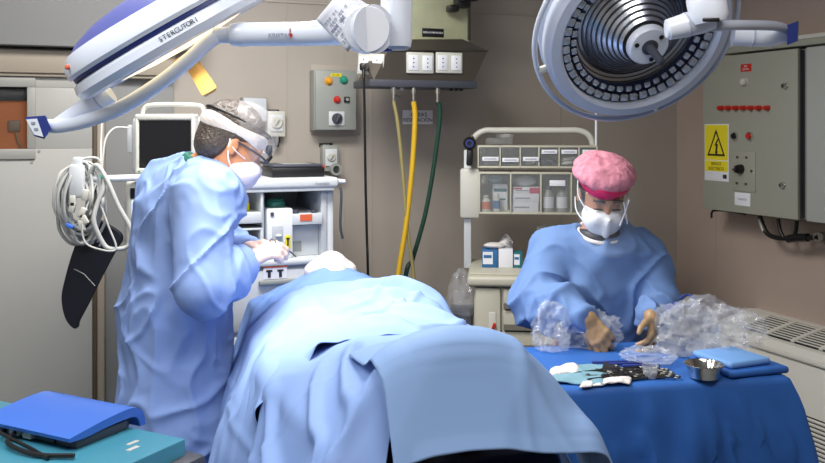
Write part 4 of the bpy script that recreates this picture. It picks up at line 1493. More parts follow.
def head_sdf(P, c, ax, s=1.0):
    q = (P - np.asarray(c, float)) @ ax.T / s
    d = elld(q, (0, -.012, .045), (.077, .098, .088))
    d = smin(d, elld(q, (0, .034, -.025), (.061, .066, .088)), .03)
    d = smin(d, elld(q, (0, .050, -.085), (.044, .044, .034)), .03)
    d = smin(d, capd(q, (0, .097, .008), (0, .117, -.030), .008, .0135), .012)
    d = smin(d, capd(q, (-.014, .100, -.034), (.014, .100, -.034), .009, .009), .008)
    d = smin(d, capd(q, (-.034, .083, .026), (.034, .083, .026), .014, .014), .015)
    for sx in (-1, 1):
        d = smax(d, -(np.linalg.norm(q - A(sx * .031, .108, .004), axis=1) - .017), .012)
        d = smin(d, np.linalg.norm(q - A(sx * .031, .084, .003), axis=1) - .0125, .004)
        e = elld(q, (sx * .079, -.006, -.006), (.010, .019, .032))
        e = smax(e, -elld(q, (sx * .090, .0, -.004), (.008, .010, .020)), .005)
        d = smin(d, e, .008)
        d = smax(d, -(np.linalg.norm(q - A(sx * .007, .113, -.044), axis=1) - .0045), .003)
    d = smin(d, capd(q, (-.018, .092, -.062), (.018, .092, -.062), .008, .008), .008)
    return d * s


def hand_prims(w, fwd, pal, side, curls, s=1.0, thumb=(.55, .75, .25), spread=0.08, r0=1.0):
    """capsules of a hand: w wrist, fwd along the fingers, pal out of the palm, side +1/-1 picks the thumb side"""
    w = np.array(w, float)
    f = np.array(fwd, float)
    f /= np.linalg.norm(f)
    p = np.array(pal, float)
    p -= f * (p @ f)
    p /= np.linalg.norm(p)
    lat = np.cross(f, p) * side
    out = []
    L = (.070, .079, .073, .056)
    for i in range(4):
        k = w + f * (.088 - .006 * abs(i - 1)) * s + lat * (.031 - .0205 * i) * s
        out.append((w + lat * (.017 - .011 * i) * s, k, .0165 * s * r0, .0112 * s * r0))
        c = curls[i]
        ang = 0.0
        q = k
        fd = f + lat * spread * (1.2 - .8 * i)
        fd = fd / np.linalg.norm(fd)
        for j, (fr, rr0, rr1) in enumerate(((.46, .0103, .0095), (.30, .0095, .0088), (.24, .0088, .0072))):
            ang += c[j]
            dr = fd * math.cos(ang) + p * math.sin(ang)
            q2 = q + dr * L[i] * fr * s
            out.append((q, q2, rr0 * s * r0, rr1 * s * r0))
            q = q2
    td = f * thumb[0] + lat * thumb[1] + p * thumb[2]
    td /= np.linalg.norm(td)
    b = w + f * .022 * s + lat * .022 * s
    q = b + td * .046 * s
    out.append((b, q, .0175 * s * r0, .0125 * s * r0))
    td2 = td * .75 + f * .45 + p * .15
    td2 /= np.linalg.norm(td2)
    q2 = q + td2 * .032 * s
    out.append((q, q2, .0118 * s * r0, .0105 * s * r0))
    td3 = td2 * .8 + f * .3 - lat * .15
    td3 /= np.linalg.norm(td3)
    out.append((q2, q2 + td3 * .024 * s, .0105 * s * r0, .0085 * s * r0))
    return out


def hand_sdf(P, prims, k=.006):
    d = None
    for i, (a, b, ra, rb) in enumerate(prims):
        e = capd(P, a, b, ra, rb)
        d = e if d is None else smin(d, e, k if i not in (4, 8, 12) else .012)
    return d


def bounds(prims, pad):
    p = np.array([q for c in prims for q in (c[0], c[1])])
    return p.min(0) - pad, p.max(0) + pad


def n3(*v):
    v = np.array(v, float)
    return v / np.linalg.norm(v)


# patient lying on the table, face up, only the nose and cheeks left free by the drapes
pz = .94
hp = TW(0, 0, pz + .128)
axp = head_axes((0, 0, 1), -np.array(DA))


def pt(a, c, z):
    return np.array(TW(a, c, z))


def patient_sdf(P):
    d = head_sdf(P, np.array(hp), axp, 1.0)
    d = smin(d, capd(P, pt(.05, 0, 1.02), pt(.22, 0, 1.005), .055, .060), .03)
    d = smin(d, capd(P, pt(.30, -.13, 1.005), pt(.30, .13, 1.005), .066, .066), .05)
    d = smin(d, capd(P, pt(.34, 0, 1.005), pt(.72, 0, 1.005), .072, .072), .06)
    d = smin(d, capd(P, pt(.70, -.06, 1.005), pt(.70, .06, 1.005), .070, .070), .05)
    for s in (-1, 1):
        d = smin(d, capd(P, pt(.80, s * .08, 1.005), pt(1.17, s * .085, 1.0), .068, .055), .04)
        d = smin(d, capd(P, pt(1.17, s * .085, 1.02), pt(1.42, s * .07, .99), .055, .038), .03)
        d = smin(d, capd(P, pt(1.42, s * .07, .985), pt(1.44, s * .075, 1.12), .036, .026), .03)
        d = smin(d, capd(P, pt(.30, s * .17, 1.02), pt(.52, s * .225, 1.0), .048, .042), .03)
        d = smin(d, capd(P, pt(.52, s * .225, 1.0), pt(.74, s * .22, .985), .042, .032), .02)
        d = smin(d, capd(P, pt(.74, s * .22, .985), pt(.86, s * .20, .975), .034, .022), .02)
    return d


t = thing('person', 'person lying on their back under blue drapes, only a pale nose showing', 'person', TW(.75, 0, pz), rzt)
lo = np.array([-.75, 1.6, .9])
hi = np.array([.5, 3.62, 1.22])
obj('body', implicit(patient_sdf, lo, hi, .008), M['skin_p'], t, world=True)
def face_mound_sdf(P):
    q = np.stack([(P - np.array(TW(0, 0, 0))) @ np.array(SA), (P - np.array(TW(0, 0, 0))) @ np.array(DA), P[:, 2]], -1)
    d = elld(q, (0, .01, 1.12), (.098, .09, .052))
    d = smin(d, elld(q, (0, .035, 1.165), (.040, .05, .030)), .04)
    for s in (-1, 1):
        d = smax(d, -(np.linalg.norm(q - A(.012 + s * .010, .062, 1.182), axis=1) - .006), .003)
    return d


obj('overlit_face_mound', implicit(face_mound_sdf, np.array(TW(0, 0, 1.12)) - .16, np.array(TW(0, 0, 1.12)) + .16, .005), M['gauze'], t, world=True, label='pale mound with two dark nostrils')  # gauze white stands in for facial skin blown out by the lamp
nm = MB()
for s in (-1, 1):
    nm.sph(TW(.057, .012 + s * .010, 1.181), .0052, 12)
ch = implicit(lambda P: smax(head_sdf(P, np.array(hp), axp, 1.0) - .006, (((P - np.array(hp)) @ axp.T) @ np.array([0, 1, -.9])) + .02, .01), np.array(hp) - .17, np.array(hp) + .17, .007)
obj('head_wrap', ch, M['drape2'], t, world=True)

# ------------------------------------------------------------------ the drapes over patient and table
def interp(x, xs, ys):
    return np.interp(x, xs, ys)


NA, NW = 190, 260
aa = np.linspace(-.42, 1.74, NA)
ww = np.linspace(-1.02, 1.02, NW)
Zc = interp(aa, [-.42, -.28, -.2, -.1, -.03, .06, .14, .25, .6, .9, 1.2, 1.38, 1.45, 1.475, 1.53, 1.58, 1.74], [.86, .97, 1.05, 1.110, 1.135, 1.148, 1.130, 1.105, 1.095, 1.085, 1.095, 1.132, 1.172, 1.168, 1.03, .93, .84])
W0 = interp(aa, [-.42, -.1, 0, .12, .28, .6, 1.0, 1.4, 1.5, 1.74], [.18, .05, .045, .09, .19, .20, .17, .12, .115, .16])
CE = interp(aa, [-.42, 0, .3, .9, 1.4, 1.74], [.28, .27, .32, .34, .28, .27])     # table edge half width
FL = interp(aa, [-.42, .3, 1.5, 1.74], [.10, .15, .20, .20])                      # flare of the hanging side per metre
base = np.zeros((NA, NW, 3))
for i, a in enumerate(aa):
    zc_, w0, ce, fl = Zc[i], W0[i], CE[i], FL[i]
    ze = min(.985, zc_ - .03)
    P_ = [(0, zc_), (w0 * .6, zc_ - .004), (w0, zc_ - .016), (w0 + (ce - w0) * .55, zc_ - .016 - (zc_ - ze) * .42), (ce, ze), (ce + fl * .2 + .035, ze - .2), (ce + fl * .7 + .04, ze - .75)]
    P_ = np.array(P_)
    seg = np.concatenate([[0], np.cumsum(np.linalg.norm(np.diff(P_, axis=0), axis=1))])
    q = np.abs(ww)
    c = np.interp(q, seg, P_[:, 0])
    z = np.interp(q, seg, P_[:, 1])
    side = np.sign(ww)
    base[i, :, 0] = c * side
    base[i, :, 1] = a
    base[i, :, 2] = z
for _ in range(4):
    b = base.copy()
    b[1:-1, 1:-1] = .25 * (base[:-2, 1:-1] + base[2:, 1:-1] + base[1:-1, :-2] + base[1:-1, 2:])
    base = base * .4 + b * .6
bx = base.copy()
base = bx[..., 0, None] * np.array(SA) + bx[..., 1, None] * np.array(DA) + np.array(HD)
base[..., 2] = bx[..., 2]


def sample(Ai, Wi):
    fa = np.clip((Ai - aa[0]) / (aa[1] - aa[0]), 0, NA - 1.001)
    fw = np.clip((Wi - ww[0]) / (ww[1] - ww[0]), 0, NW - 1.001)
    i, j = fa.astype(int), fw.astype(int)
    u, v = (fa - i)[..., None], (fw - j)[..., None]
    return base[i, j] * (1 - u) * (1 - v) + base[i + 1, j] * u * (1 - v) + base[i, j + 1] * (1 - u) * v + base[i + 1, j + 1] * u * v


def gnormals(P):
    n = np.cross(np.gradient(P, axis=1), np.gradient(P, axis=0))
    n /= np.linalg.norm(n, axis=2)[..., None] + 1e-12
    if n[n.shape[0] // 2, n.shape[1] // 2, 2] < 0:
        n = -n
    return n


def drape(name, label, corner, off, m, n=(150, 170), seed=0, amp=1.0, hole=None, folds=(), lift=None, skirt=1.0, creases=(), edge=0.0):
    """corner(u, v) gives (a, w) for u along and v across; folds: (a0, w0, a1, w1, height, width) soft ridges; creases: thin pressed lines"""
    U, V = np.meshgrid(np.linspace(0, 1, n[0]), np.linspace(0, 1, n[1]), indexing='ij')
    Aa, Ww = corner(U, V)
    P = sample(Aa, Ww)
    nr = gnormals(P)
    Q = np.stack([Aa * 3.2, Ww * 3.2, np.full_like(Aa, seed * 3.7)], -1).reshape(-1, 3)
    h = off + 0 * Aa
    w1 = vnoise(Q, seed).reshape(Aa.shape) * .010
    Q2 = np.stack([(Aa * .8 + Ww * .55) * 9, (Ww * .8 - Aa * .5) * 3.2, np.full_like(Aa, seed + .5)], -1).reshape(-1, 3)
    w2 = np.maximum(0, ridge(Q2, seed + 9).reshape(Aa.shape) - .35) * .020
    hang = np.clip((np.abs(Ww) - .36) / .3, 0, 1)
    w3 = hang * (np.sin(Aa * 15 + seed * 1.3 + 1.5 * np.sin(Aa * 4)) * .5 + .5) * .030 * skirt
    h = h + amp * (w1 + w2) + w3
    pin = 1 - np.exp(-((1 - U) / .14) ** 2) * edge
    for (a0, b0, a1, b1, ht, wd) in folds:
        d = np.array([a1 - a0, b1 - b0])
        L2 = d @ d
        tt = np.clip(((Aa - a0) * d[0] + (Ww - b0) * d[1]) / L2, 0, 1)
        ds = np.sqrt((Aa - a0 - tt * d[0]) ** 2 + (Ww - b0 - tt * d[1]) ** 2)
        h = h + pin * 1.35 * ht * np.exp(-(ds / wd) ** 2) * np.sin(np.clip(tt, .02, .98) * math.pi) ** .6
    for (a0, b0, a1, b1) in creases:
        d = np.array([a1 - a0, b1 - b0])
        tt = np.clip(((Aa - a0) * d[0] + (Ww - b0) * d[1]) / (d @ d), 0, 1)
        ds = np.sqrt((Aa - a0 - tt * d[0]) ** 2 + (Ww - b0 - tt * d[1]) ** 2)
        h = h + .004 * np.maximum(0, 1 - ds / .02)
    if lift is not None:
        h = h + lift(U, V, Aa, Ww)
    P = P + nr * h[..., None]
    mb = MB()
    mb.grid(P)
    if hole is not None:
        keep = []
        C_ = n[1]
        for f in mb.f:
            i, j = divmod(f[0], C_)
            if not hole(Aa[i, j], Ww[i, j]):
                keep.append(f)
        mb.f = keep
    o = obj(name, mb, m, solid=.0022, angle=60)
    return tag(o, label, 'drape')


drape('surgical_drape', 'blue head drape with an opening over the patient\'s nose', lambda U, V: (-.36 + U * (.93 + .10 * V), -1.0 + V * 1.85), .004, M['drape2'], seed=1, amp=.6,
      hole=lambda a, w: ((a + .010) / .070) ** 2 + (w / .085) ** 2 < 1, creases=((-.2, -.25, .6, -.25), (-.2, -.5, .6, -.5), (.2, -1, .2, 1)))
def bump_at(W, w0, wd):
    return np.exp(-((W - w0) / wd) ** 2)


drape('surgical_drape', 'pale blue drape lapped over the near left side of the patient', lambda U, V: (.78 + U * (.86 - .24 * np.clip((V - .80) / .15, 0, 1) - .02 * V), -1.0 + V * (1.10 - .12 * U)), .012, M['drape'], seed=3, amp=.9,
      folds=((1.02, -.35, 1.55, -.55, .022, .022), (1.05, -.12, 1.5, -.26, .020, .020), (1.0, -.6, 1.6, -.8, .03, .03), (1.15, -.05, 1.45, -.10, .02, .025), (1.1, -.22, 1.6, -.40, .015, .015)),
      creases=((1.22, -1, 1.22, 0), (.9, -.5, 1.7, -.5)))
drape('surgical_drape', 'large pale blue drape wrinkled over the patient\'s belly', lambda U, V: (.24 + .36 * (1 - V) ** 2 + U * (.76 - .36 * (1 - V) ** 2 + .30 * V ** 2 + .05 * np.sin(V * 9)), -1.0 + V * 1.9), .022, M['drape'], n=(190, 230), seed=2, amp=.9,
      lift=lambda U, V, a, w: np.exp(-((1 - U) / .08) ** 2) * (.026 * bump_at(w, -.20, .030) + .026 * bump_at(w, -.40, .035) + .020 * bump_at(w, .27, .03) + .016 * bump_at(w, -.66, .05) - .014 * (1 - .8 * bump_at(w, -.22, .05) - .8 * bump_at(w, -.41, .05))),
      folds=((.40, -.02, .52, .24, .030, .022), (.52, -.06, .70, .22, .035, .025), (.46, .10, .60, .28, .025, .018), (.70, .02, .92, .24, .028, .025), (.80, -.05, 1.1, .10, .022, .022), (.66, -.30, 1.0, -.36, .016, .03), (.62, .05, .74, .12, .02, .016)),
      creases=((.3, -.14, 1.3, -.14), (.62, -1, .62, 1), (.3, -.5, 1.2, -.5)), edge=1.0)
drape('surgical_drape', 'stiff blue drape tented over the patient\'s feet nearest the camera', lambda U, V: (1.22 + .06 * V + U * (.335 - .06 * V + .16 * np.clip((V - .42) / .3, 0, 1)), -.16 + V * 1.18), .040, M['drapeshade'], seed=4, amp=.30, skirt=.5,
      folds=((1.46, -.10, 1.46, .12, .010, .022), (1.46, .12, 1.69, .35, .010, .02)), creases=((1.56, -.1, 1.56, 1), (1.1, .13, 1.7, .13)))

# ------------------------------------------------------------------ surgical lamps
def lamp_head(name, label, C0, Nn, R, cap_mid, dome=.10, withblue=True, part_label=None):
    """saucer shaped head; Nn is the way the light goes"""
    C0, Nn = Vector(C0), Vector(Nn).normalized()
    t = thing(name, label, 'surgical lamp', C0)
    up = -Nn
    obj('lower_rim', MB().lathe([(R * .80, -0.0096), (R * .86, -0.0160), (R * .97, -0.0096), (R, 0.0080), (R * .985, 0.0280), (R * .93, 0.0368), (R * .84, 0.0400), (R * .80, 0.0160)], C0, up, 72, close=True), M['lampwhite'], t, world=True)
    obj('groove', MB().lathe([(R * .80, 0.0368), (R * .955, 0.0368), (R * .955, 0.0496), (R * .8, 0.0496)], C0, up, 72, close=True), M['navyblue'], t, world=True)
    sh = obj('upper_shell', MB().lathe([(R * .80, 0.0464), (R * .975, 0.0464), (R * .992, 0.0560), (R * .975, 0.0800), (R * .90, 0.1024), (R * .80, 0.1088), (R * .80, 0.0560)], C0, up, 72, close=True), M['lampwhite'], t, world=True)
    obj('blue_cover', MB().lathe([(R * .87, 0.1040), (R * .78, 0.1216), (R * .60, 0.1408), (R * .35, 0.1536), (.05, 0.1576), (0, 0.1576)], C0, up, 72), M['lampblue'] if withblue else M['lampgrey'], t, world=True)
    return t


# --- left lamp, lit
YL = 2.4
RL = .295
CL = atY(179, 42, YL)
NL = Vector((.50, .192, -.87)).normalized()
lt = lamp_head('surgical_lamp', 'lit white surgical lamp with violet cover tilted above the surgeon', CL, NL, RL, None)
obj('lens_glass', MB().lathe([(RL * .82, .0), (RL * .6, -.014), (RL * .3, -.022), (0, -.024)], CL, -NL, 60), M['glow'], lt, world=True)
hx = CL + NL * .035
obj('centre_handle', MB().tube([hx, hx + NL * .03, hx + NL * .035, hx + NL * .118, hx + NL * .125], [.040, .040, .020, .023, .016], 18), M['handle'], lt, world=True)
# text along the rim, red dot
e1 = Vector((0, 1, 0)).cross(NL).normalized()
e1 = e1 if e1.x > 0 else -e1                       # along the rim as the camera sees it (up and to the right)
toward = NL.cross(e1)
toward = toward if toward.y < 0 else -toward
for k, ch_ in enumerate('STERCUTORI'):
    an = .06 + k * .036
    dr = toward * math.cos(an) + e1 * math.sin(an)
    tg = e1 * math.cos(an) - toward * math.sin(an)
    text('rim_letter', ch_, .0165, M['ink'], frame(tg, -NL, CL + dr * (RL * .999) + (-NL) * .020), lt)
dr = toward * math.cos(-.95) + e1 * math.sin(-.95)
obj('red_dot', MB().sph(CL + dr * RL * .988 - NL * .078, (.007, .005, .007), 12), M['orange'], lt, world=True)
# handle bow with end cap, and the arm it hangs on
cap = atY(44, 127, YL)
rimp = CL - e1 * RL * .985 - NL * .02
rimp = atY(106, 95, YL)
obj('pivot_sleeve', MB().tube([atY(110, 92, YL), atY(92, 104, YL), atY(88, 107, YL), atY(54, 126, YL)], [.030, .030, .027, .016], 20), M['lampwhite'], lt, world=True)
obj('pivot_ring', MB().tube([atY(99, 99, YL), atY(97.5, 100, YL)], [.0315, .0315], 20), M['lampgrey'], lt, world=True)
bow = [atY(48, 126, YL), atY(60, 126, YL - .02), atY(85, 121, YL - .06), atY(120, 108, YL - .12), atY(160, 83, YL - .16), atY(190, 59, YL - .18), atY(206, 44, YL - .18), atY(218, 35.5, YL - .17)]
obj('handle_bow', MB().tube(catmull(bow, 8), .0185, 16), M['lampwhite'], lt, world=True)
a_, b_ = atY(28, 118, YL - .02), atY(43, 138, YL - .02)
cb = MB()
poly = [(25, 117), (45, 115.5), (51, 128), (44, 139), (34, 136)]
vs = [atY(x, y, YL - .045) for x, y in poly] + [atY(x + 1, y, YL + .05) for x, y in poly]
cb.add(vs, [[0, 1, 2, 3, 4], [9, 8, 7, 6, 5]] + [[i, (i + 1) % 5, 5 + (i + 1) % 5, 5 + i] for i in range(5)])
ec = obj('end_cap', cb, M['navyblue'], lt, world=True)
poly = [(26, 119.5), (37, 118.5), (43.5, 137), (34, 134.5)]
vs = [atY(x, y, YL - .050) for x, y in poly] + [atY(x, y, YL - .043) for x, y in poly]
obj('button_pad', MB().add(vs, [[0, 1, 2, 3], [7, 6, 5, 4]] + [[i, (i + 1) % 4, 4 + (i + 1) % 4, 4 + i] for i in range(4)]), M['white'], ec, world=True)
bt = MB()
for x, y in ((33, 123), (36, 129)):
    bt.box(atY(x, y, YL - .0515), (.010, .003, .006))
obj('buttons', bt, M['greyink'], ec, world=True)
ya = YL - .17
arm = [(214, 35.5, .020), (229, 35, .021), (231, 35, .027), (240, 34.5, .0305), (246, 34.3, .0305), (247, 34.3, .0295), (300, 34, .0300), (330, 32.5, .032), (345, 31, .036), (360, 30, .040)]
obj('arm', MB().tube([atY(x, y, ya) for x, y, r in arm], [r for x, y, r in arm], 24), M['lampwhite'], lt, world=True)
kn = obj('knuckle', MB().tube([atY(359, 29.5, ya - .005), atY(374, 29, ya - .055)], [.054, .060], 32), M['lampwhite'], lt, world=True)
obj('knuckle_cap', MB().tube([atY(366, 29.3, ya - .050), atY(367, 29.3, ya - .068)], [.060, .054], 32), M['white'], kn, world=True)
colm = MB().tube([atY(396.5, 47, ya + .01), atY(396.5, 40, ya + .01), atY(396.5, -40, ya + .01)], [.036, .039, .040], 28)
obj('column', colm, M['lampwhite'], lt, world=True)
obj('column_foot', MB().tube([atY(397, 50, ya + .01), atY(397, 45, ya + .01)], [.026, .036], 28), M['lampgrey'], lt, world=True)
obj('drop_tube', MB().tube([atY(396.5, -38, ya + .01), Vector((atY(396.5, 0, ya).x, ya + .01, HC))], [.04, .04], 24), M['lampwhite'], lt, world=True)
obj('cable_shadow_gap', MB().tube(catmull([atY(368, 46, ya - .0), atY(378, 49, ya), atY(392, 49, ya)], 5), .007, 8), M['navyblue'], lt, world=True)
text('lettering', 'KRISTALL', .015, M['greyink'], frame((1, 0, 0), (0, 0, 1), atY(281, 35.5, ya - .0315)), lt)
obj('red_mark', MB().box(atY(291, 35.5, ya - .031), (.006, .002, .008)).box(atY(290, 32, ya - .031), (.002, .002, .018)), M['red'], lt, world=True)
# its light
ld = bpy.data.lights.new('surgical_lamp_light', 'SPOT')
ld.energy = 50
ld.spot_size = math.radians(96)
ld.spot_blend = 0.55
ld.shadow_soft_size = 0.22
ld.color = (1.0, 0.95, 0.87)
lo_ = bpy.data.objects.new('surgical_lamp_light', ld)
COL.objects.link(lo_)
lo_.location = CL + NL * .06
aim = (Vector((-.25, 2.90, 1.15)) - lo_.location).normalized()
lo_.rotation_euler = aim.to_track_quat('-Z', 'Y').to_euler()

# printed sheet hung over the arm
c4 = [(317, 19), (335, 1), (352, -14), (371, 0), (363, 18), (353, 34), (350, 51), (335, 40)]
sh = MB()
rows = []
for i in range(14):
    s_ = i / 13
    row = []
    for j in range(10):
        r_ = j / 9
        L0 = Vector((316 + 26 * 0, 20, 0)).lerp(Vector((348, 52, 0)), r_)
        L1 = Vector((342, -12, 0)).lerp(Vector((376, 10, 0)), r_)
        q = L0.lerp(L1, s_)
        dY = ya - .045 - .02 * math.sin(math.pi * s_) * (1 - r_ * .4) + .012 * math.sin(r_ * 5 + s_ * 3)
        row.append(tuple(atY(q.x, q.y, dY)))
    rows.append(row)
sh.grid(np.array(rows))
po = obj('paper_sheet', sh, M['paper'], solid=.0008, angle=60)
tag(po, 'printed white sheet taped over the lamp arm beside its knuckle', 'paper')
ln_ = MB()
rng = random.Random(3)
A_ = np.array(rows)
for j in range(2, 9, 1):
    i0 = rng.randint(1, 3)
    for k in range(rng.randint(4, 7)):
        i = i0 + k * 1.4
        if i > 11:
            break
        p = Vector(A_[int(i), j]) + Vector((0, -.004, 0))
        d = (Vector(A_[int(i) + 1, j]) - Vector(A_[int(i), j])).normalized()
        w_ = rng.uniform(.004, .008)
        h_ = .006 if j not in (4,) else .013
        up_ = Vector(A_[int(i), j - 1]) - Vector(A_[int(i), j])
        ln_.add(MB().box((0, 0, 0), (w_ * 1.2, h_ * .35, .0008)).v, MB().box((0, 0, 0), (1, 1, 1)).f, frame(d, up_, p))
        ln_.add(MB().box((0, 0, 0), (w_ * .3, h_, .0008)).v, MB().box((0, 0, 0), (1, 1, 1)).f, frame(d, up_, p + d * w_ * .5))
obj('printed_lines', ln_, M['greyink'], po, world=True)

# --- right lamp, unlit, face turned to the camera
YR = 2.6
CR = atY(641, 36, YR)
NR = Vector((.18, -.80, -.57)).normalized()
RR_ = .285
rt = thing('surgical_lamp', 'unlit round surgical lamp facing the camera with ringed mirror reflector', 'surgical lamp', CR)
up = -NR
obj('housing_rim', MB().lathe([(RR_ * .83, -.004), (RR_ * .86, -.014), (RR_ * .95, -.010), (RR_, .012), (RR_ * .99, .045), (RR_ * .93, .06), (RR_ * .86, .05), (RR_ * .83, .03)], CR, up, 80, close=True), M['lampgrey'], rt, world=True)
obj('rear_shell', MB().lathe([(RR_ * .955, .05), (RR_ * .955, .07), (RR_ * .99, .08), (RR_ * .96, .12), (RR_ * .85, .15), (RR_ * .6, .19), (.04, .205), (0, .205)], CR, up, 80), M['lampgrey'], rt, world=True)
obj('outer_rail', MB().lathe([(RR_ * 1.085 + .008 * math.cos(a), .03 + .010 * math.sin(a)) for a in [k * math.pi / 5 for k in range(10)]], CR, up, 90, close=True), M['lampgrey'], rt, world=True)
ex = Vector((1, 0, 0)) - NR * NR.x
ex.normalize()
ey = NR.cross(ex)


def disc(r, an, h=0.0):
    return CR + (ex * math.cos(an) + ey * math.sin(an)) * r + up * h


for an in (math.radians(200), math.radians(110), math.radians(290), math.radians(20)):
    obj('rail_bracket', MB().tube([disc(RR_ * .97, an, .03), disc(RR_ * 1.085, an, .03)], .011, 10), M['offwhite'], rt, world=True)
# stepped mirror reflector: a shallow cone with concentric ridges up to the hub
prof = []
n = 15


def bowl(q):
    """height of the mirror bowl, q 0 at its edge and 1 at the hub"""
    return .030 + .040 * math.sin(min(1, q / .55) * math.pi / 2) - .105 * max(0, (q - .40) / .60) ** 1.3


for i in range(n):
    r1 = RR_ * (.83 - .60 * i / n)
    r2 = RR_ * (.83 - .60 * (i + 1) / n)
    h1, h2 = bowl(i / n), bowl((i + 1) / n)
    prof += [(r1, h1), (r1 * .25 + r2 * .75, h1 * .25 + h2 * .75), (r1 * .12 + r2 * .88, h2 - .0035)]
obj('ring_reflector', MB().lathe(prof, CR, up, 80), M['reflector'], rt, world=True, angle=20)
rg = MB()
for i in range(1, n):
    r1 = RR_ * (.83 - .60 * i / n)
    rg.lathe([(r1 + .0013 * math.cos(a), bowl(i / n) - .001 + .0013 * math.sin(a)) for a in [k * math.pi / 3 for k in range(6)]], CR, up, 80, close=True)
obj('dark_rings', rg, M['devgrey'], rt, world=True)
for ring, (r, cnt, s) in enumerate(((RR_ * .775, 46, .022), (RR_ * .685, 42, .017))):
    for k in range(cnt):
        an = 2 * math.pi * (k + .5 * ring) / cnt
        rd = (ex * math.cos(an) + ey * math.sin(an))
        tn = up.cross(rd)
        rm = Matrix((tn, rd, up)).transposed()
        obj('prism_block', MB().box(disc(r, an, .014 + .008 * ring), (s * 1.15, s, s * .7), rm, s * .25, 2), M['prism'], rt, world=True)
obj('prism_seat', MB().lathe([(RR_ * .83, .024), (RR_ * .64, .030), (RR_ * .64, .034), (RR_ * .83, .028)], CR, up, 80, close=True), M['navy'], rt, world=True)
hb = obj('hub', MB().lathe([(.062, .0), (.062, -.046), (.060, -.058), (.055, -.064), (0, -.066)], CR, up, 48), M['lampwhite'], rt, world=True)
obj('hub_collar', MB().lathe([(.064, -.020), (.069, -.024), (.067, -.042), (.062, -.042)], CR, up, 48, close=True), M['black'], hb, world=True)
for an in (math.radians(45), math.radians(165), math.radians(285)):
    q = CR + NR * .0655 + (ex * math.cos(an) + ey * math.sin(an)) * .042
    obj('hub_hole', MB().cyl(q, q + NR * .002, .007, n=12), M['black'], hb, world=True)
hp0 = CR + NR * .064
obj('handle_stub', MB().tube([hp0, hp0 + NR * .004, hp0 + NR * .006, hp0 + NR * .085, hp0 + NR * .088], [.024, .024, .013, .0105, .007], 18), M['devgrey'], rt, world=True)
ym = YR - .30
obj('pivot_sleeve', MB().tube([atY(733, 34, YR - .05), atY(758, 36, YR - .06), atY(770, 37, YR - .06), atY(788, 35, YR - .07)], [.034, .030, .028, .020], 20), M['lampwhite'], rt, world=True)
obj('pivot_band', MB().tube([atY(750.5, 35.7, YR - .06), atY(752, 35.8, YR - .06)], [.0325, .0325], 20), M['lampgrey'], rt, world=True)
bow = [atY(707, 26.5, ym), atY(730, 25.2, ym + .02), atY(755, 25.2, ym + .08), atY(775, 26, ym + .15), atY(785, 29, ym + .20), atY(792, 33, YR - .08)]
obj('handle_bow', MB().tube(catmull(bow, 8), .0135, 14), M['lampgrey'], rt, world=True)
cb = MB()
poly = [(787, 25), (798, 21), (797, 41), (787, 45)]
vs = [atY(x, y, YR - .12) for x, y in poly] + [atY(x + 1, y, YR - .02) for x, y in poly]
cb.add(vs, [[0, 1, 2, 3], [7, 6, 5, 4]] + [[i, (i + 1) % 4, 4 + (i + 1) % 4, 4 + i] for i in range(4)])
obj('end_cap', cb, M['navyblue'], rt, world=True)
obj('elbow', MB().tube([atY(666, 30, ym), atY(668, 29.8, ym), atY(686, 25, ym), atY(700, 21, ym), atY(712, 18, ym)], [.020, .027, .031, .033, .030], 24), M['lampwhite'], rt, world=True)
obj('elbow_band', MB().tube([atY(686, 25, ym), atY(687.5, 24.6, ym)], [.0325, .0325], 24), M['lampgrey'], rt, world=True)
hd = obj('arm_head', MB().tube([atY(710, 22.5, ym - .03), atY(709, 17, ym - .03), atY(706, 0, ym - .02), atY(704, -30, ym), atY(700, -60, ym + .03)], [.040, .048, .049, .047, .045], 28), M['lampwhite'], rt, world=True)
obj('dark_slot', MB().box(atY(711, 19.8, ym - .078), (.042, .010, .010), None, .003), M['black'], hd, world=True)
q = atY(700, -58, ym + .03)
obj('drop_tube', MB().tube([q, Vector((q.x, q.y + .01, HC))], [.045, .045], 24), M['lampwhite'], rt, world=True)
# ------------------------------------------------------------------ the surgeon
def P3(px, py, Y):
    return np.array(atY(px, py, Y))


mt = thing('person', 'person in blue gown bending over the patient, back turned, with mask and visor', 'person', (-.76, 2.93, 0))
hM = np.array([-.584, 2.88, 1.593])
fM = n3(.80, .34, -.48)
axM = head_axes(fM, (-.05, .0, 1))
SRm, ERm, WRm = A(-.655, 2.765, 1.435), A(-.625, 2.665, 1.175), A(-.528, 2.85, 1.222)
SLm, ELm, WLm = A(-.80, 3.06, 1.435), A(-.66, 3.20, 1.20), A(-.545, 3.00, 1.245)
# hands meet over the patient
handR = hand_prims(WRm, n3(.72, .12, .42), n3(.35, .5, -.75), 1, [(.55, .75, .5), (.5, .7, .5), (.55, .7, .5), (.6, .7, .5)], 1.0, (.75, .45, .45))
handL = hand_prims(WLm, n3(.70, -.35, .16), n3(.2, -.55, -.8), -1, [(.5, .7, .4), (.5, .7, .4), (.5, .7, .4), (.5, .7, .4)], 1.0, (.8, .4, .4))


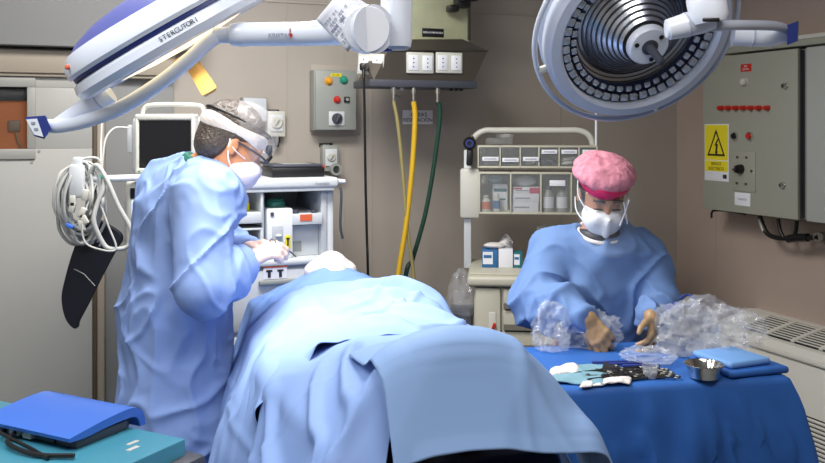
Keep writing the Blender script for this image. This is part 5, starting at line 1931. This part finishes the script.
def man_body(P):
    d = head_sdf(P, hM, axM)
    d = smin(d, capd(P, A(-.615, 2.885, 1.555), A(-.71, 2.91, 1.49), .057, .066), .03)
    d = smin(d, capd(P, SRm * .8 + SLm * .2, SLm * .8 + SRm * .2, .075, .075), .05)
    d = smin(d, capd(P, A(-.72, 2.91, 1.38), A(-.78, 2.93, .98), .12, .125), .06)
    for S_, E_, W_, hd in ((SRm, ERm, WRm, handR), (SLm, ELm, WLm, handL)):
        d = smin(d, capd(P, S_, E_, .050, .040), .03)
        d = smin(d, capd(P, E_, W_, .040, .026), .02)
        d = smin(d, hand_sdf(P, hd) + .0025, .008)
    for s, x in ((-1, -.70), (1, -.82)):
        hip = A(-.77 + s * .0, 2.93 + s * .055, .95)
        kn = A(-.77, 2.93 + s * .085, .50)
        an = A(-.78, 2.93 + s * .10, .09)
        d = smin(d, capd(P, hip, kn, .070, .050), .05)
        d = smin(d, capd(P, kn, an, .055, .036), .03)
        d = smin(d, capd(P, A(-.79, 2.93 + s * .10, .035), A(-.63, 2.92 + s * .115, .028), .034, .028), .03)
    return d


obj('body', implicit(man_body, A(-1.0, 2.5, -.01), A(-.3, 3.35, 1.76), .0065), M['skin_m'], mt, world=True)


def shoes(cx, cy, f, parent, m):
    for s in (-1, 1):
        side = Vector((-f[1], f[0], 0)) * s * .10
        b = Vector((cx, cy, 0)) + side
        fv = Vector((f[0], f[1], 0))
        fn = lambda P, b=b, fv=fv: smax(smin(capd(P, np.array(b - fv * .05 + Vector((0, 0, .045))), np.array(b + fv * .14 + Vector((0, 0, .035))), .048, .043), capd(P, np.array(b - fv * .03 + Vector((0, 0, .06))), np.array(b - fv * .02 + Vector((0, 0, .10))), .045, .045), .03), .002 - P[:, 2], .005)
        lo = np.array(b) - A(.25, .25, .02)
        obj('shoe', implicit(fn, lo, np.array(b) + A(.25, .25, .18), .012), M[m], parent, world=True)


shoes(-.78, 2.93, (.99, -.05), mt, 'offwhite')


def gown_fn(spine, arms, chest, skirt, hem, neck, cuffs):
    def fn(P):
        d = None
        for (a, b, ra, rb, k) in spine:
            e = capd(P, a, b, ra, rb)
            d = e if d is None else smin(d, e, k)
        for (a, b, ra, rb, k) in skirt:
            d = smin(d, capd(P, a, b, ra, rb), k)
        d = smax(d, hem - P[:, 2], .01)
        for (a, b, ra, rb, k) in arms:
            d = smin(d, capd(P, a, b, ra, rb), k)
        for (w, dr) in cuffs:
            d = smax(d, (P - w) @ dr - (0 + 1e6 * (np.linalg.norm(P - w, axis=1) > .12)) , .004)
        c, ax, r = neck
        d = smax(d, -capd(P, c, c + ax * .2, r, r + .03), .01)
        return d
    return fn


def cuffcut(P):
    return P


fR = (WRm - ERm) / np.linalg.norm(WRm - ERm)
fL = (WLm - ELm) / np.linalg.norm(WLm - ELm)
midR, midL = ERm + (WRm - ERm) * .55, ELm + (WLm - ELm) * .55
gm = gown_fn(
    spine=[(SRm + A(.01, .05, .0), SLm + A(.0, -.05, .0), .105, .105, 0), (A(-.72, 2.90, 1.47), A(-.73, 2.91, 1.40), .085, .12, .05), (A(-.735, 2.92, 1.36), A(-.775, 2.93, 1.05), .150, .158, .06)],
    arms=[(SRm + A(-.005, -.005, -.0), ERm, .088, .083, .035), (ERm, midR, .080, .070, .025), (midR, WRm, .066, .044, .02), (SLm, ELm, .085, .078, .035), (ELm, WLm, .075, .046, .03)],
    chest=None,
    skirt=[(A(-.775, 2.93, 1.05), A(-.765, 2.92, .30), .158, .225, .06)],
    hem=.34, neck=(A(-.66, 2.895, 1.56), n3(.45, 0, .9), .062), cuffs=[(WRm + fR * .02, fR), (WLm + fL * .02, fL)])


def gown_disp(seed, amp=1.0, zscale=1.0):
    def f(V):
        Wp = V + .04 * np.stack([vnoise(V * 6, seed + 1), vnoise(V * 6, seed + 2), vnoise(V * 6, seed + 3)], -1)
        R1 = np.array([[.8, 0, .6], [0, 1, 0], [-.6, 0, .8]])
        R2 = np.array([[.7, .3, -.64], [-.3, .95, .1], [.64, .1, .76]])
        rp = lambda Q, s, p: np.maximum(0, ridge(Q, s)) ** p
        a = vnoise(Wp * A(5, 5, 2), seed) * .010
        b = rp(Wp * A(7, 7, 2.2), seed + 5, 3.5) * .017
        c = rp((Wp @ R2) * A(13, 13, 5), seed + 8, 3) * .008
        d = rp((Wp @ R1) * A(9, 8, 3), seed + 12, 4) * .016
        e = vnoise(Wp * 22, seed + 15) * .0008
        return (a + b + c + d + e - .003) * amp
    return f


obj('gown', implicit(gm, A(-1.12, 2.45, .28), A(-.36, 3.36, 1.64), .0062, gown_disp(21), 2, 2), M['gown'], mt, world=True)
# flap edge and ties down the back
bk = [(-.845, 2.76, 1.38), (-.895, 2.79, 1.2), (-.93, 2.82, 1.0), (-.955, 2.83, .75), (-.985, 2.86, .4)]
# cuffs, collar, gloves
obj('scrub_collar', MB().lathe([(.066 + .012 * math.cos(a), .018 * math.sin(a)) for a in [k * math.pi / 4 for k in range(8)]], A(-.672, 2.897, 1.525).tolist(), n3(.50, 0, .86).tolist(), 40, close=True), M['green'], mt, world=True)


def glove(prims, w, dr, m, parent, thick=.0):
    lo, hi = bounds(prims, .035)
    w = np.array(w)
    wr0 = w - dr * .07
    fn = lambda P: smax(smin(hand_sdf(P, prims) - thick, capd(P, wr0, w + dr * .004, .031, .0245), .016), -((P - wr0) @ dr) - .0, .004)
    lo = np.minimum(lo, wr0 - .05)
    hi = np.maximum(hi, wr0 + .05)
    return obj('glove', implicit(fn, lo, hi, .0035, lambda V: vnoise(V * 90, 4) * .0008, 1), M[m], parent, world=True)


glove(handR, WRm, fR, 'glove_m', mt, .001)
glove(handL, WLm, fL, 'glove_m', mt, .001)


# hair, headband, bouffant film, mask, visor
def local(P, c, ax):
    return (P - c) @ ax.T


def toW(c, ax, q):
    return np.array(c) + np.array(q) @ ax


def man_hair(P):
    q = local(P, hM, axM)
    d = elld(q, (0, -.016, .048), (.085, .106, .096))
    d = smin(d, elld(q, (0, -.055, -.02), (.066, .055, .055)), .03)
    d = smax(d, q[:, 1] * 1.0 - .062 - np.minimum(q[:, 2], .04) * .5, .01)       # hairline over the brow
    d = smax(d, -(capd(q, A(-.12, .05, -.045), A(.12, .05, -.045), .075, .075)), .01)  # clears ears and cheeks
    return d


obj('hair', implicit(man_hair, hM - .19, hM + .19, .006, lambda V: ridge(V * A(60, 60, 25), 3) * .0022, 1), M['hair_m'], mt, world=True)


def film(P):
    q = local(P, hM, axM)
    d = np.abs(elld(q, (0, .012, .058), (.096, .118, .103))) - .0015
    d = smax(d, -(q[:, 2] * .85 + q[:, 1] * .55 - .035), .004)
    return d


obj('bouffant_film', implicit(lambda P: smax(elld(local(P, hM, axM), (0, .020, .058), (.094, .112, .100)), -(local(P, hM, axM)[:, 2] * .8 + local(P, hM, axM)[:, 1] * .6 - .036), .004), hM - .22, hM + .22, .006, lambda V: ridge(V * 30, 8) * .004, 1), M['hairnet'], mt, world=True)


def ring_pts(c, ax, rx, ry, tilt, z0, y0=-.012, n=48, roll=0.0):
    out = []
    for k in range(n):
        an = 2 * math.pi * k / n
        x, y = rx * math.sin(an), ry * math.cos(an)
        z = z0 + y * tilt + x * roll
        out.append(Vector(toW(c, ax, (x, y0 + y, z)).tolist()))
    return out


def band(c, ax, rx, ry, tilt, z0, width, thick, m, parent, name, lean=0.0, **k):
    R_, n = 3, 56
    vs, fs = [], []
    for j, (dr, dz) in enumerate(((0, -.5), (thick, -.25), (thick, .25), (0, .5))):
        for i in range(n):
            an = 2 * math.pi * i / n
            x, y = (rx + dr - lean * dz * 0) * math.sin(an), (ry + dr) * math.cos(an)
            vs.append(toW(c, ax, (x, -.012 + y, z0 + y * tilt + dz * width * (1 + .25 * math.sin(3 * an)))).tolist())
    for j in range(3):
        for i in range(n):
            l = (i + 1) % n
            fs.append([j * n + i, j * n + l, (j + 1) * n + l, (j + 1) * n + i])
    return obj(name, MB().add(vs, fs), m, parent, world=True, angle=70, **k)


band(hM, axM, .085, .110, .02, .046, .038, .006, M['gauze'], mt, 'headband', label='white cloth headband')
band(hM, axM, .088, .112, .02, .080, .009, .004, M['black'], mt, 'visor_strap')


def mask_sdf(c, ax, beak=0.0, wide=.064):
    def fn(P):
        q = local(P, c, ax)
        d = elld(q, (0, .050, -.056), (wide, .074 + beak * .3, .062))
        d = smin(d, capd(q, A(0, .116 + beak, -.018), A(0, .112 + beak, -.085), .006, .006), .022)
        d = smin(d, capd(q, A(-.03, .100, -.034), A(.03, .100, -.034), .022, .022), .02)
        d = smax(d, -(q[:, 1] - .020), .006)
        d = smax(d, q[:, 2] + .012 - .10 * np.maximum(0, .05 - np.abs(q[:, 0])), .006)
        return d
    return fn


obj('face_mask', implicit(mask_sdf(hM, axM, .008), hM - .2, hM + .2, .0055, lambda V: vnoise(V * A(18, 18, 40), 6) * .003, 1), M['mask_m'], mt, world=True)
for s in (-1, 1):
    for z in (-.020, -.078):
        pts = [(s * .062, .050, z), (s * .078, .018, z * .8), (s * .0835, -.008, z * .5 + .002), (s * .080, -.026, .012)]
        obj('ear_loop', MB().tube([Vector(toW(hM, axM, q).tolist()) for q in [tuple(p) for p in catmull(pts, 5)]], .0022, 6), M['mask_m'], mt, world=True)
gl = []
for s in (-1, 1):
    arc = [(s * .080, .0, .014), (s * .077, .06, .012), (s * .068, .098, .008), (s * .04, .122, .004), (0, .126, .006)]
    gl.append(MB().tube([Vector(toW(hM, axM, tuple(p)).tolist()) for p in catmull(arc, 5)], .0035, 8))
fm = MB()
for g in gl:
    fm.add(g.v, g.f)
gf = obj('glasses_frame', fm, M['devgrey'], mt, world=True)
for s in (-1, 1):
    ln2 = MB()
    rows = []
    for i in range(8):
        row = []
        for j in range(8):
            an = (-.1 + 1.25 * i / 7)
            x, y = s * (.012 + .060 * i / 7), .128 - .034 * (i / 7) ** 2
            row.append(toW(hM, axM, (x, y, .012 - .045 * j / 7 - .004 * (i / 7))).tolist())
        rows.append(row)
    ln2.grid(np.array(rows))
    obj('lens', ln2, M['visor'], gf, world=True, solid=.002)
obj('loupe_bridge', MB().tube([toW(hM, axM, (0, .112, .052)).tolist(), toW(hM, axM, (0, .135, .03)).tolist(), toW(hM, axM, (0, .130, .008)).tolist()], .007, 10).box(toW(hM, axM, (0, .118, .05)).tolist(), (.02, .03, .03), None, .006), M['black'], gf, world=True)
obj('face_visor', (lambda rows: MB().grid(np.array(rows)))([[toW(hM, axM, (.088 * math.sin(-1.15 + 2.3 * i / 20), -.012 + .135 * math.cos(-1.15 + 2.3 * i / 20), .060 - .100 * j / 10)).tolist() for j in range(11)] for i in range(21)]), M['visor'], mt, world=True, solid=.001)
# instrument between the surgeon's fingers
tip_ = handR[3][1]
q = Vector((np.array(handR[2][1]) * .5 + np.array(handR[5][1]) * .5).tolist())
t = thing('needle_holder', 'small dark needle holder held in the surgeon\'s gloved fingers', 'instrument', q)
obj('shaft', MB().tube([q + Vector((-.015, -.012, .012)), q + Vector((.012, .0, .0)), q + Vector((.05, .01, -.035))], [.004, .0035, .002], 8), M['steeldark'], t, world=True)
obj('finger_ring', MB().lathe([(.010 + .002 * math.cos(a), .002 * math.sin(a)) for a in [k * math.pi / 3 for k in range(6)]], q + Vector((-.022, -.014, .016)), (.3, .9, .2), 18, close=True), M['steeldark'], t, world=True)

# ------------------------------------------------------------------ the woman at the instrument table
wt = thing('person', 'person in blue gown, pink cap and white mask sorting instruments', 'person', (.66, 3.18, 0))
hW = np.array([.655, 3.12, 1.418])
fW = n3(.03, -.88, -.46)
axW = head_axes(fW, (.04, 0, 1))
SRw, ERw, WRw = A(.495, 3.15, 1.225), A(.422, 3.05, 1.06), A(.548, 2.84, 1.050)
SLw, ELw, WLw = A(.815, 3.15, 1.215), A(.850, 3.06, 1.045), A(.765, 2.88, 1.045)
hRw = hand_prims(WRw, n3(.50, -.35, -.72), n3(.25, .55, -.35), -1, [(.35, .55, .4), (.4, .6, .4), (.45, .6, .4), (.5, .7, .4)], .92, (.85, .35, .40), .08, .88)
hLw = hand_prims(WLw, n3(-.10, -.50, -.62), n3(-.75, .1, -.3), -1, [(.5, .6, .4), (.45, .6, .4), (.4, .6, .4), (.35, .6, .4)], .90, (.6, .7, .35), .08, .88)


def woman_body(P):
    d = head_sdf(P, hW, axW, .95)
    d = smin(d, capd(P, A(.656, 3.145, 1.36), A(.657, 3.175, 1.25), .048, .055), .03)
    d = smin(d, capd(P, SRw * .8 + SLw * .2, SLw * .8 + SRw * .2, .062, .062), .05)
    d = smin(d, capd(P, A(.657, 3.18, 1.18), A(.66, 3.20, .88), .10, .115), .06)
    for S_, E_, W_, hd in ((SRw, ERw, WRw, hRw), (SLw, ELw, WLw, hLw)):
        d = smin(d, capd(P, S_, E_, .042, .034), .03)
        d = smin(d, capd(P, E_, W_, .034, .024), .02)
        d = smin(d, hand_sdf(P, hd) + .0025, .008)
    for s in (-1, 1):
        d = smin(d, capd(P, A(.66 + s * .08, 3.20, .86), A(.66 + s * .09, 3.19, .46), .085, .052), .05)
        d = smin(d, capd(P, A(.66 + s * .09, 3.19, .46), A(.66 + s * .095, 3.22, .085), .052, .034), .03)
        d = smin(d, capd(P, A(.66 + s * .095, 3.24, .033), A(.66 + s * .11, 3.09, .027), .032, .027), .03)
    return d


obj('body', implicit(woman_body, A(.25, 2.62, -.01), A(1.0, 3.4, 1.58), .0065), M['skin_w'], wt, world=True)
shoes(.66, 3.21, (0, -1), wt, 'offwhite')
fRw = (WRw - ERw) / np.linalg.norm(WRw - ERw)
fLw = (WLw - ELw) / np.linalg.norm(WLw - ELw)
mRw, mLw = ERw + (WRw - ERw) * .5, ELw + (WLw - ELw) * .5
gw = gown_fn(
    spine=[(SRw + A(.05, 0, -.005), SLw + A(-.05, 0, -.005), .082, .082, 0), (A(.656, 3.17, 1.27), A(.657, 3.18, 1.2), .075, .10, .05), (A(.657, 3.17, 1.16), A(.66, 3.19, .95), .128, .135, .06), (A(.58, 3.15, 1.1), A(.735, 3.15, 1.1), .10, .10, .06)],
    arms=[(SRw, ERw, .070, .078, .03), (ERw, mRw, .078, .070, .025), (mRw, WRw, .068, .040, .02), (SLw, ELw, .068, .070, .03), (ELw, mLw, .070, .062, .025), (mLw, WLw, .060, .040, .02)],
    chest=None,
    skirt=[(A(.66, 3.19, .95), A(.66, 3.21, .28), .135, .21, .06)],
    hem=.32, neck=(A(.656, 3.13, 1.315), n3(0, -.15, 1), .080), cuffs=[(WRw + fRw * .01, fRw), (WLw + fLw * .01, fLw)])
obj('gown', implicit(gw, A(.22, 2.72, .26), A(1.03, 3.50, 1.42), .0062, gown_disp(57, 1.15), 2, 2), M['gown2'], wt, world=True)
nb = []
for k in range(40):
    an = 2 * math.pi * k / 40
    nb.append((.656 + .078 * math.sin(an), 3.135 - .080 * math.cos(an), 1.288 - .030 * math.cos(an)))
obj('neck_binding', MB().tube(nb, .0075, 8, closed=True), M['gauze'], wt, world=True)
obj('dark_undershirt', implicit(lambda P: smax(elld(P, (.656, 3.145, 1.275), (.084, .082, .045)), P[:, 2] - 1.30, .005), A(.55, 3.04, 1.2), A(.77, 3.26, 1.35), .007), M['padnavy'], wt, world=True)
glove(hRw, WRw, fRw, 'glove_w', wt, .001)
glove(hLw, WLw, fLw, 'glove_w', wt, .001)
obj('cap', implicit(lambda P: smax(elld(local(P, hW, axW), (0, -.020, .076), (.108, .116, .062)), -(local(P, hW, axW)[:, 2] + .10 * local(P, hW, axW)[:, 1] - .070), .012), hW - .22, hW + .22, .006, lambda V: ridge(V * A(34, 34, 20), 5) * .0035 + vnoise(V * 18, 2) * .004, 1), M['pink'], wt, world=True)
band(hW, axW, .085, .108, -.06, .064, .036, .006, M['pinkband'], wt, 'cap_band', label='shiny magenta cap band')
hr = MB()
obj('hair', implicit(lambda P: smax(smax(elld(local(P, hW, axW), (0, -.016, .03), (.080, .101, .090)), local(P, hW, axW)[:, 1] - .03, .01), local(P, hW, axW)[:, 2] - .055, .01), hW - .2, hW + .2, .007), M['hair_w'], wt, world=True)
obj('face_mask', implicit(mask_sdf(hW, axW, .018, .070), hW - .2, hW + .2, .005, lambda V: vnoise(V * 25, 9) * .0015, 1), M['mask_w'], wt, world=True)
for s in (-1, 1):
    for a_, b_ in (((s * .055, .075, -.030), (s * .085, -.02, .045)), ((s * .050, .070, -.085), (s * .082, -.03, -.030))):
        md_ = ((a_[0] + b_[0]) / 2 + s * .016, (a_[1] + b_[1]) / 2, (a_[2] + b_[2]) / 2)
        obj('mask_strap', MB().tube([Vector(toW(hW, axW, tuple(p)).tolist()) for p in catmull([a_, md_, b_], 6)], .0024, 6), M['mask_w'], wt, world=True)
    eb = [(s * .014, .094, .028), (s * .030, .095, .033), (s * .050, .082, .027)]
    obj('eyebrow', MB().tube([Vector(toW(hW, axW, tuple(p)).tolist()) for p in catmull(eb, 5)], .0042, 8), M['hair_w'], wt, world=True)
    ey_ = [(s * .018, .0935, -.002), (s * .031, .096, .0005), (s * .045, .0885, -.003)]
    obj('eyelashes', MB().tube([Vector(toW(hW, axW, tuple(p)).tolist()) for p in catmull(ey_, 5)], .0030, 6), M['hair_w'], wt, world=True)
# clear face shield hanging from the brow
vis = obj('face_shield', (lambda rows: MB().grid(np.array(rows)))([[(toW(hW, axW, (.106 * math.sin(-1.25 + 2.5 * i / 24), -.012 + .150 * math.cos(-1.25 + 2.5 * i / 24), .062)) + A(0, -.02 * (j / 12), -.185 * j / 12)).tolist() for j in range(13)] for i in range(25)]), M['visor'], wt, world=True, solid=.001)
for sx, (pa, pb) in ((0, ((-.068, .092, .040), (-.040, .130, -.040))), (1, ((-.045, .108, .040), (-.075, .10, -.05)))):
    obj('shield_edge_strip', MB().tube([toW(hW, axW, pa).tolist(), ((toW(hW, axW, pa) + toW(hW, axW, pb)) / 2 + A(0, -.005, 0)).tolist(), toW(hW, axW, pb).tolist()], .0026, 6), M['paper'], wt, world=True)

# ------------------------------------------------------------------ instrument table
TZ = .95
FLc, FRc = Vector((.31, 2.39, 0)), Vector((1.062, 2.535, 0))
tx = (FRc - FLc).normalized()
ty = Vector((-tx.y, tx.x, 0))
LT, DT = (FRc - FLc).length, .47
rti = math.atan2(tx.y, tx.x)
t = thing('instrument_table', 'steel instrument table under a deep blue cover', 'table', FLc + tx * LT / 2 + ty * DT / 2, rti)
obj('table_top', MB().box((0, 0, TZ - .022), (LT - .02, DT - .02, .035), None, .006), M['steel'], t)
for sx in (-1, 1):
    for sy in (-1, 1):
        lg = obj('leg', MB().cyl((sx * (LT / 2 - .05), sy * (DT / 2 - .05), .09), (sx * (LT / 2 - .05), sy * (DT / 2 - .05), TZ - .035), .016, n=14), M['chrome'], t)
        obj('caster', MB().cyl((sx * (LT / 2 - .05) - .012, sy * (DT / 2 - .05), .045), (sx * (LT / 2 - .05) + .012, sy * (DT / 2 - .05), .045), .045, n=16).box((sx * (LT / 2 - .05), sy * (DT / 2 - .05), .075), (.03, .03, .04), None, .005), M['black'], lg)
obj('lower_shelf', MB().box((0, 0, .28), (LT - .1, DT - .1, .02), None, .004), M['steel'], t)


def rect_pt(s, grow, rad=.025):
    """point on the rounded outline of the table, s in 0..1 from the front left corner anticlockwise"""
    w, d = LT + 2 * grow, DT + 2 * grow
    per = [w, d, w, d]
    tot = sum(per)
    q = (s % 1) * tot
    c = [(-w / 2, -d / 2), (w / 2, -d / 2), (w / 2, d / 2), (-w / 2, d / 2)]
    for i in range(4):
        if q <= per[i]:
            a, b = c[i], c[(i + 1) % 4]
            f = q / per[i]
            return Vector((a[0] + (b[0] - a[0]) * f, a[1] + (b[1] - a[1]) * f, 0))
        q -= per[i]
    return Vector((c[0][0], c[0][1], 0))


NS = 240
rows = []
for k, (g, z) in enumerate([(-.18, TZ + .002), (-.09, TZ + .002), (-.03, TZ + .002), (-.008, TZ + .001), (.003, TZ - .006), (.007, TZ - .02)] + [(.008 + .05 * (i / 18) ** .8, TZ - .02 - .60 * i / 18) for i in range(1, 19)]):
    row = []
    dep = max(0, (TZ - .02 - z) / .6)
    for i in range(NS):
        s = i / NS
        p = rect_pt(s, g)
        c = p.normalized()
        wv = (math.sin(s * 2 * math.pi * 17 + 1.5 * math.sin(s * 40)) * .5 + .5 * math.sin(s * 2 * math.pi * 7)) * .030 * dep ** .8
        # corner cones
        cr = min(abs(s - q) for q in (0, LT / (2 * (LT + DT)), .5, .5 + LT / (2 * (LT + DT)), 1))
        wv += .075 * dep * math.exp(-(cr / .022) ** 2)
        wv += .012 * min(1, dep * 4) * float(vnoise(np.array([[s * 50, z * 9, 1.5]]), 4)[0]) + .022 * min(1, dep * 4) * max(0, float(ridge(np.array([[s * 34 + z * 5, z * 7 - s * 9, 3.5]]), 6)[0])) ** 4
        p = p + c * wv
        row.append((p.x, p.y, z))
    row.append(row[0])
    rows.append(row)
cv = MB().grid(np.array(rows))
n_in = NS + 1
cv.f.append([i for i in range(NS)])
MTt = MTX[t.name]
cv.v = [MTt @ p for p in cv.v]
o = obj('table_cover', cv, M['tablecover'], solid=.002, angle=60)
tag(o, 'deep blue cloth cover hanging over the instrument table to below the frame', 'table cover')


def onT(px, py, dz=0.0):
    """a point on the covered table top seen at this pixel"""
    d = ray(px, py)
    Y = (TZ + .004 + dz - EYE) / d.z
    return Vector((0, 0, EYE)) + d * Y


def flat_cloth(name, label, cat, pix, h, m, seed, amp=.006):
    pts = [onT(*p) for p in pix]
    n = 22
    rows = []
    for i in range(n):
        row = []
        for j in range(n):
            u, v = i / (n - 1), j / (n - 1)
            q = (pts[0] * (1 - u) + pts[1] * u) * (1 - v) + (pts[3] * (1 - u) + pts[2] * u) * v
            e = min(u, 1 - u, v, 1 - v)
            nz = float(ridge(np.array([[q.x * 22, q.y * 22, seed]]), seed)[0])
            row.append((q.x, q.y, q.z + h * min(1, e * 9) + max(0, nz) * amp))
        rows.append(row)
    o = obj(name, MB().grid(np.array(rows)), m, solid=.003, angle=60)
    return tag(o, label, cat)


flat_cloth('surgical_towel', 'pale teal towel spread under the instruments at the left of the table', 'towel', [(540, 383), (566, 367), (612, 366), (604, 386)], .004, M['teal'], 2)
flat_cloth('gauze_swab', 'crumpled white gauze swab at the far left of the instrument table', 'gauze', [(549, 377), (553, 369), (580, 368), (578, 376)], .008, M['gauze'], 5, .009)
flat_cloth('gauze_swab', 'long white gauze swab along the front edge of the table', 'gauze', [(592, 386.5), (600, 381), (632, 379), (630, 384.5)], .004, M['gauze'], 7, .007)
flat_cloth('gauze_swab', 'small white gauze swab left of the long front one', 'gauze', [(580, 388), (583, 383.5), (594, 382.5), (592, 387)], .005, M['gauze'], 9, .008)
flat_cloth('instrument_pouch', 'black pouch flap below the woman\'s gloved right hand', 'pouch', [(601, 374), (603, 367.5), (613, 368), (620, 377)], .010, M['black'], 3, .010)
# the folded cloth at the right end
c0 = onT(738, 367)
t2 = thing('folded_cloth', 'folded light blue cloth at the right end of the instrument table', 'cloth', Vector((c0.x, c0.y, TZ + .003)), rti + .1)
obj('lower_fold', MB().box((0, 0, .010), (.20, .20, .020), None, .009, 3), M['tablecover'], t2)
obj('upper_fold', MB().box((-.02, .005, .030), (.15, .16, .020), Matrix.Rotation(.12, 3, 'Z'), .009, 3), M['foldblue'], t2)
# bowl
c0 = onT(707.5, 381)
t2 = thing('steel_bowl', 'small round steel bowl near the front edge of the table', 'bowl', Vector((c0.x, c0.y + .03, TZ + .003)), 0)
o = t2
bpts = [(0, .003), (.030, .003), (.036, .006), (.046, .034), (.0505, .041), (.0525, .0415), (.053, .039), (.049, .032), (.039, .004), (.032, 0), (0, 0)]
obj('bowl_shell', MB().lathe(bpts, (0, 0, 0), (0, 0, 1), 40), M['chrome'], t2)
obj('rolled_rim', MB().lathe([(.0525 + .0018 * math.cos(a), .041 + .0018 * math.sin(a)) for a in [k * math.pi / 4 for k in range(8)]], (0, 0, 0), (0, 0, 1), 40, close=True), M['chrome'], t2)
# instruments: ring handled clamps side by side
first = None
ang0 = math.radians(168)


def make_clamp(loc_, rz, label, m='steel'):
    t = thing('surgical_clamp', label, 'instrument', loc_, rz, 'clamps laid in a row on the instrument table')
    for s in (-1, 1):
        pts = [(-.062, s * .014, .005), (-.03, s * .007, .005), (0, 0, .005), (.05, -s * .003, .005), (.075, -s * .0015, .005)]
        hf = obj('shank', MB().tube(catmull(pts, 4), .0028, 8), M[m], t)
        obj('finger_ring', MB().lathe([(.0105 + .0022 * math.cos(a), .0022 * math.sin(a)) for a in [k * math.pi / 3 for k in range(6)]], (-.073, s * .015, .005), (0, 0, 1), 20, close=True), M[m], hf)
    obj('hinge', MB().cyl((0, 0, .0015), (0, 0, .009), .005, n=12), M[m], t)
    return t


spots = [(615, 371.5, 12), (622, 372.5, 16), (629, 373, 10), (636, 373.5, 18), (643, 374, 8), (626, 377, 14), (634, 378, 20), (642, 378.5, 12), (650, 379, 15), (597, 373.5, 24), (604, 377, 12), (611, 380, 22), (588, 377, 30)]
first = None
for i, (x, y, a) in enumerate(spots):
    p = onT(x, y)
    p.z = TZ + .004 + (.004 if i % 2 else 0)
    if first is None:
        first = make_clamp(p, math.radians(180 + a), 'steel ring handled clamp in the row lying across the instrument table')
    else:
        dup(first, p, math.radians(180 + a))
for x, y, a, lab in ((610, 365.5, 5, 'blue handled scalpel nearest the woman\'s right glove'), (625, 367, 8, 'blue handled scalpel behind the row of clamps'), (641, 369, 3, 'blue handled scalpel beside the clear plastic bag')):
    p = onT(x, y)
    p.z = TZ + .010
    s_ = thing('scalpel', lab, 'instrument', p, math.radians(a))
    obj('handle', MB().box((0, 0, .004), (.11, .011, .008), None, .003), M['navyblue'], s_)
    obj('blade', MB().add([(.055, -.004, .003), (.095, .002, .003), (.055, .005, .003), (.055, -.004, .005), (.095, .002, .005), (.055, .005, .005)], [[0, 1, 2], [5, 4, 3], [0, 3, 4, 1], [1, 4, 5, 2], [2, 5, 3, 0]]), M['chrome'], s_)
p = onT(655, 383)
s_ = thing('medicine_cup', 'small clear plastic cup lying between the clamps and the bag', 'cup', Vector((p.x, p.y + .05, TZ + .005)), 0)
obj('cup_wall', MB().lathe([(0, .002), (.016, .002), (.021, .035), (.023, .036), (.0235, .034), (.018, 0), (0, 0)], (0, 0, 0), (0, 0, 1), 24), M['bag'], s_)
# crumpled clear film and pouches
def bag(name, label, px, py, r, seed, amp=.22, freq=2.2, m='bag', rise=.0):
    c = onT(px, py)
    mb = crumple((c.x, c.y, TZ + .006 + r[2] * .75 + rise), r, seed, amp, freq, 64, TZ + .006)
    o = obj(name, mb, M[m], angle=25)
    return tag(o, label, 'plastic bag')


bag('plastic_bag', 'large crumpled clear plastic bag in the middle of the instrument table', 686, 351, (.085, .09, .078), 31, .26)
bag('plastic_bag', 'puffed clear plastic bag right behind the steel bowl', 705, 354, (.11, .085, .085), 33, .26)
bag('plastic_film', 'low sheet of clear film just under the woman\'s left glove', 648, 362, (.065, .06, .022), 41, .26)
bag('plastic_bag', 'flat clear plastic bag at the back right corner of the table', 734, 346, (.09, .05, .06), 35, .22)
bag('plastic_bag', 'clear plastic pouch in front of the woman\'s blue gown at left', 588, 347, (.085, .035, .06), 37, .28)
bag('plastic_bag', 'clear plastic pouch hanging over the table\'s left end', 551, 350, (.05, .04, .075), 39, .25)
c = onT(682, 345)
t2 = thing('tourniquet_coil', 'dark blue rubber coil beside the woman\'s left sleeve', 'rubber tube', Vector((c.x, c.y, TZ + .004)), 0)
q0 = Vector((c.x, c.y, TZ + .13))
obj('coil', MB().tube(catmull([q0 + Vector((-.045, .0, -.01)), q0 + Vector((-.01, -.02, .0)), q0 + Vector((.03, -.01, .004)), q0 + Vector((.045, .02, .02)), q0 + Vector((.025, .035, .028)), q0 + Vector((-.0, .03, .015))], 8), .0045, 8), M['navyblue'], t2, world=True)
obj('blue_stopper', MB().cyl(q0 + Vector((-.05, .0, -.02)), q0 + Vector((-.01, .0, .0)), .017, n=16), M['navyblue'], t2, world=True)
obj('tube_tail', MB().tube(catmull([q0 + Vector((-.03, .0, -.01)), q0 + Vector((-.02, .01, -.06)), Vector((c.x, c.y, TZ + .008))], 8), .0045, 8), M['navyblue'], t2, world=True)
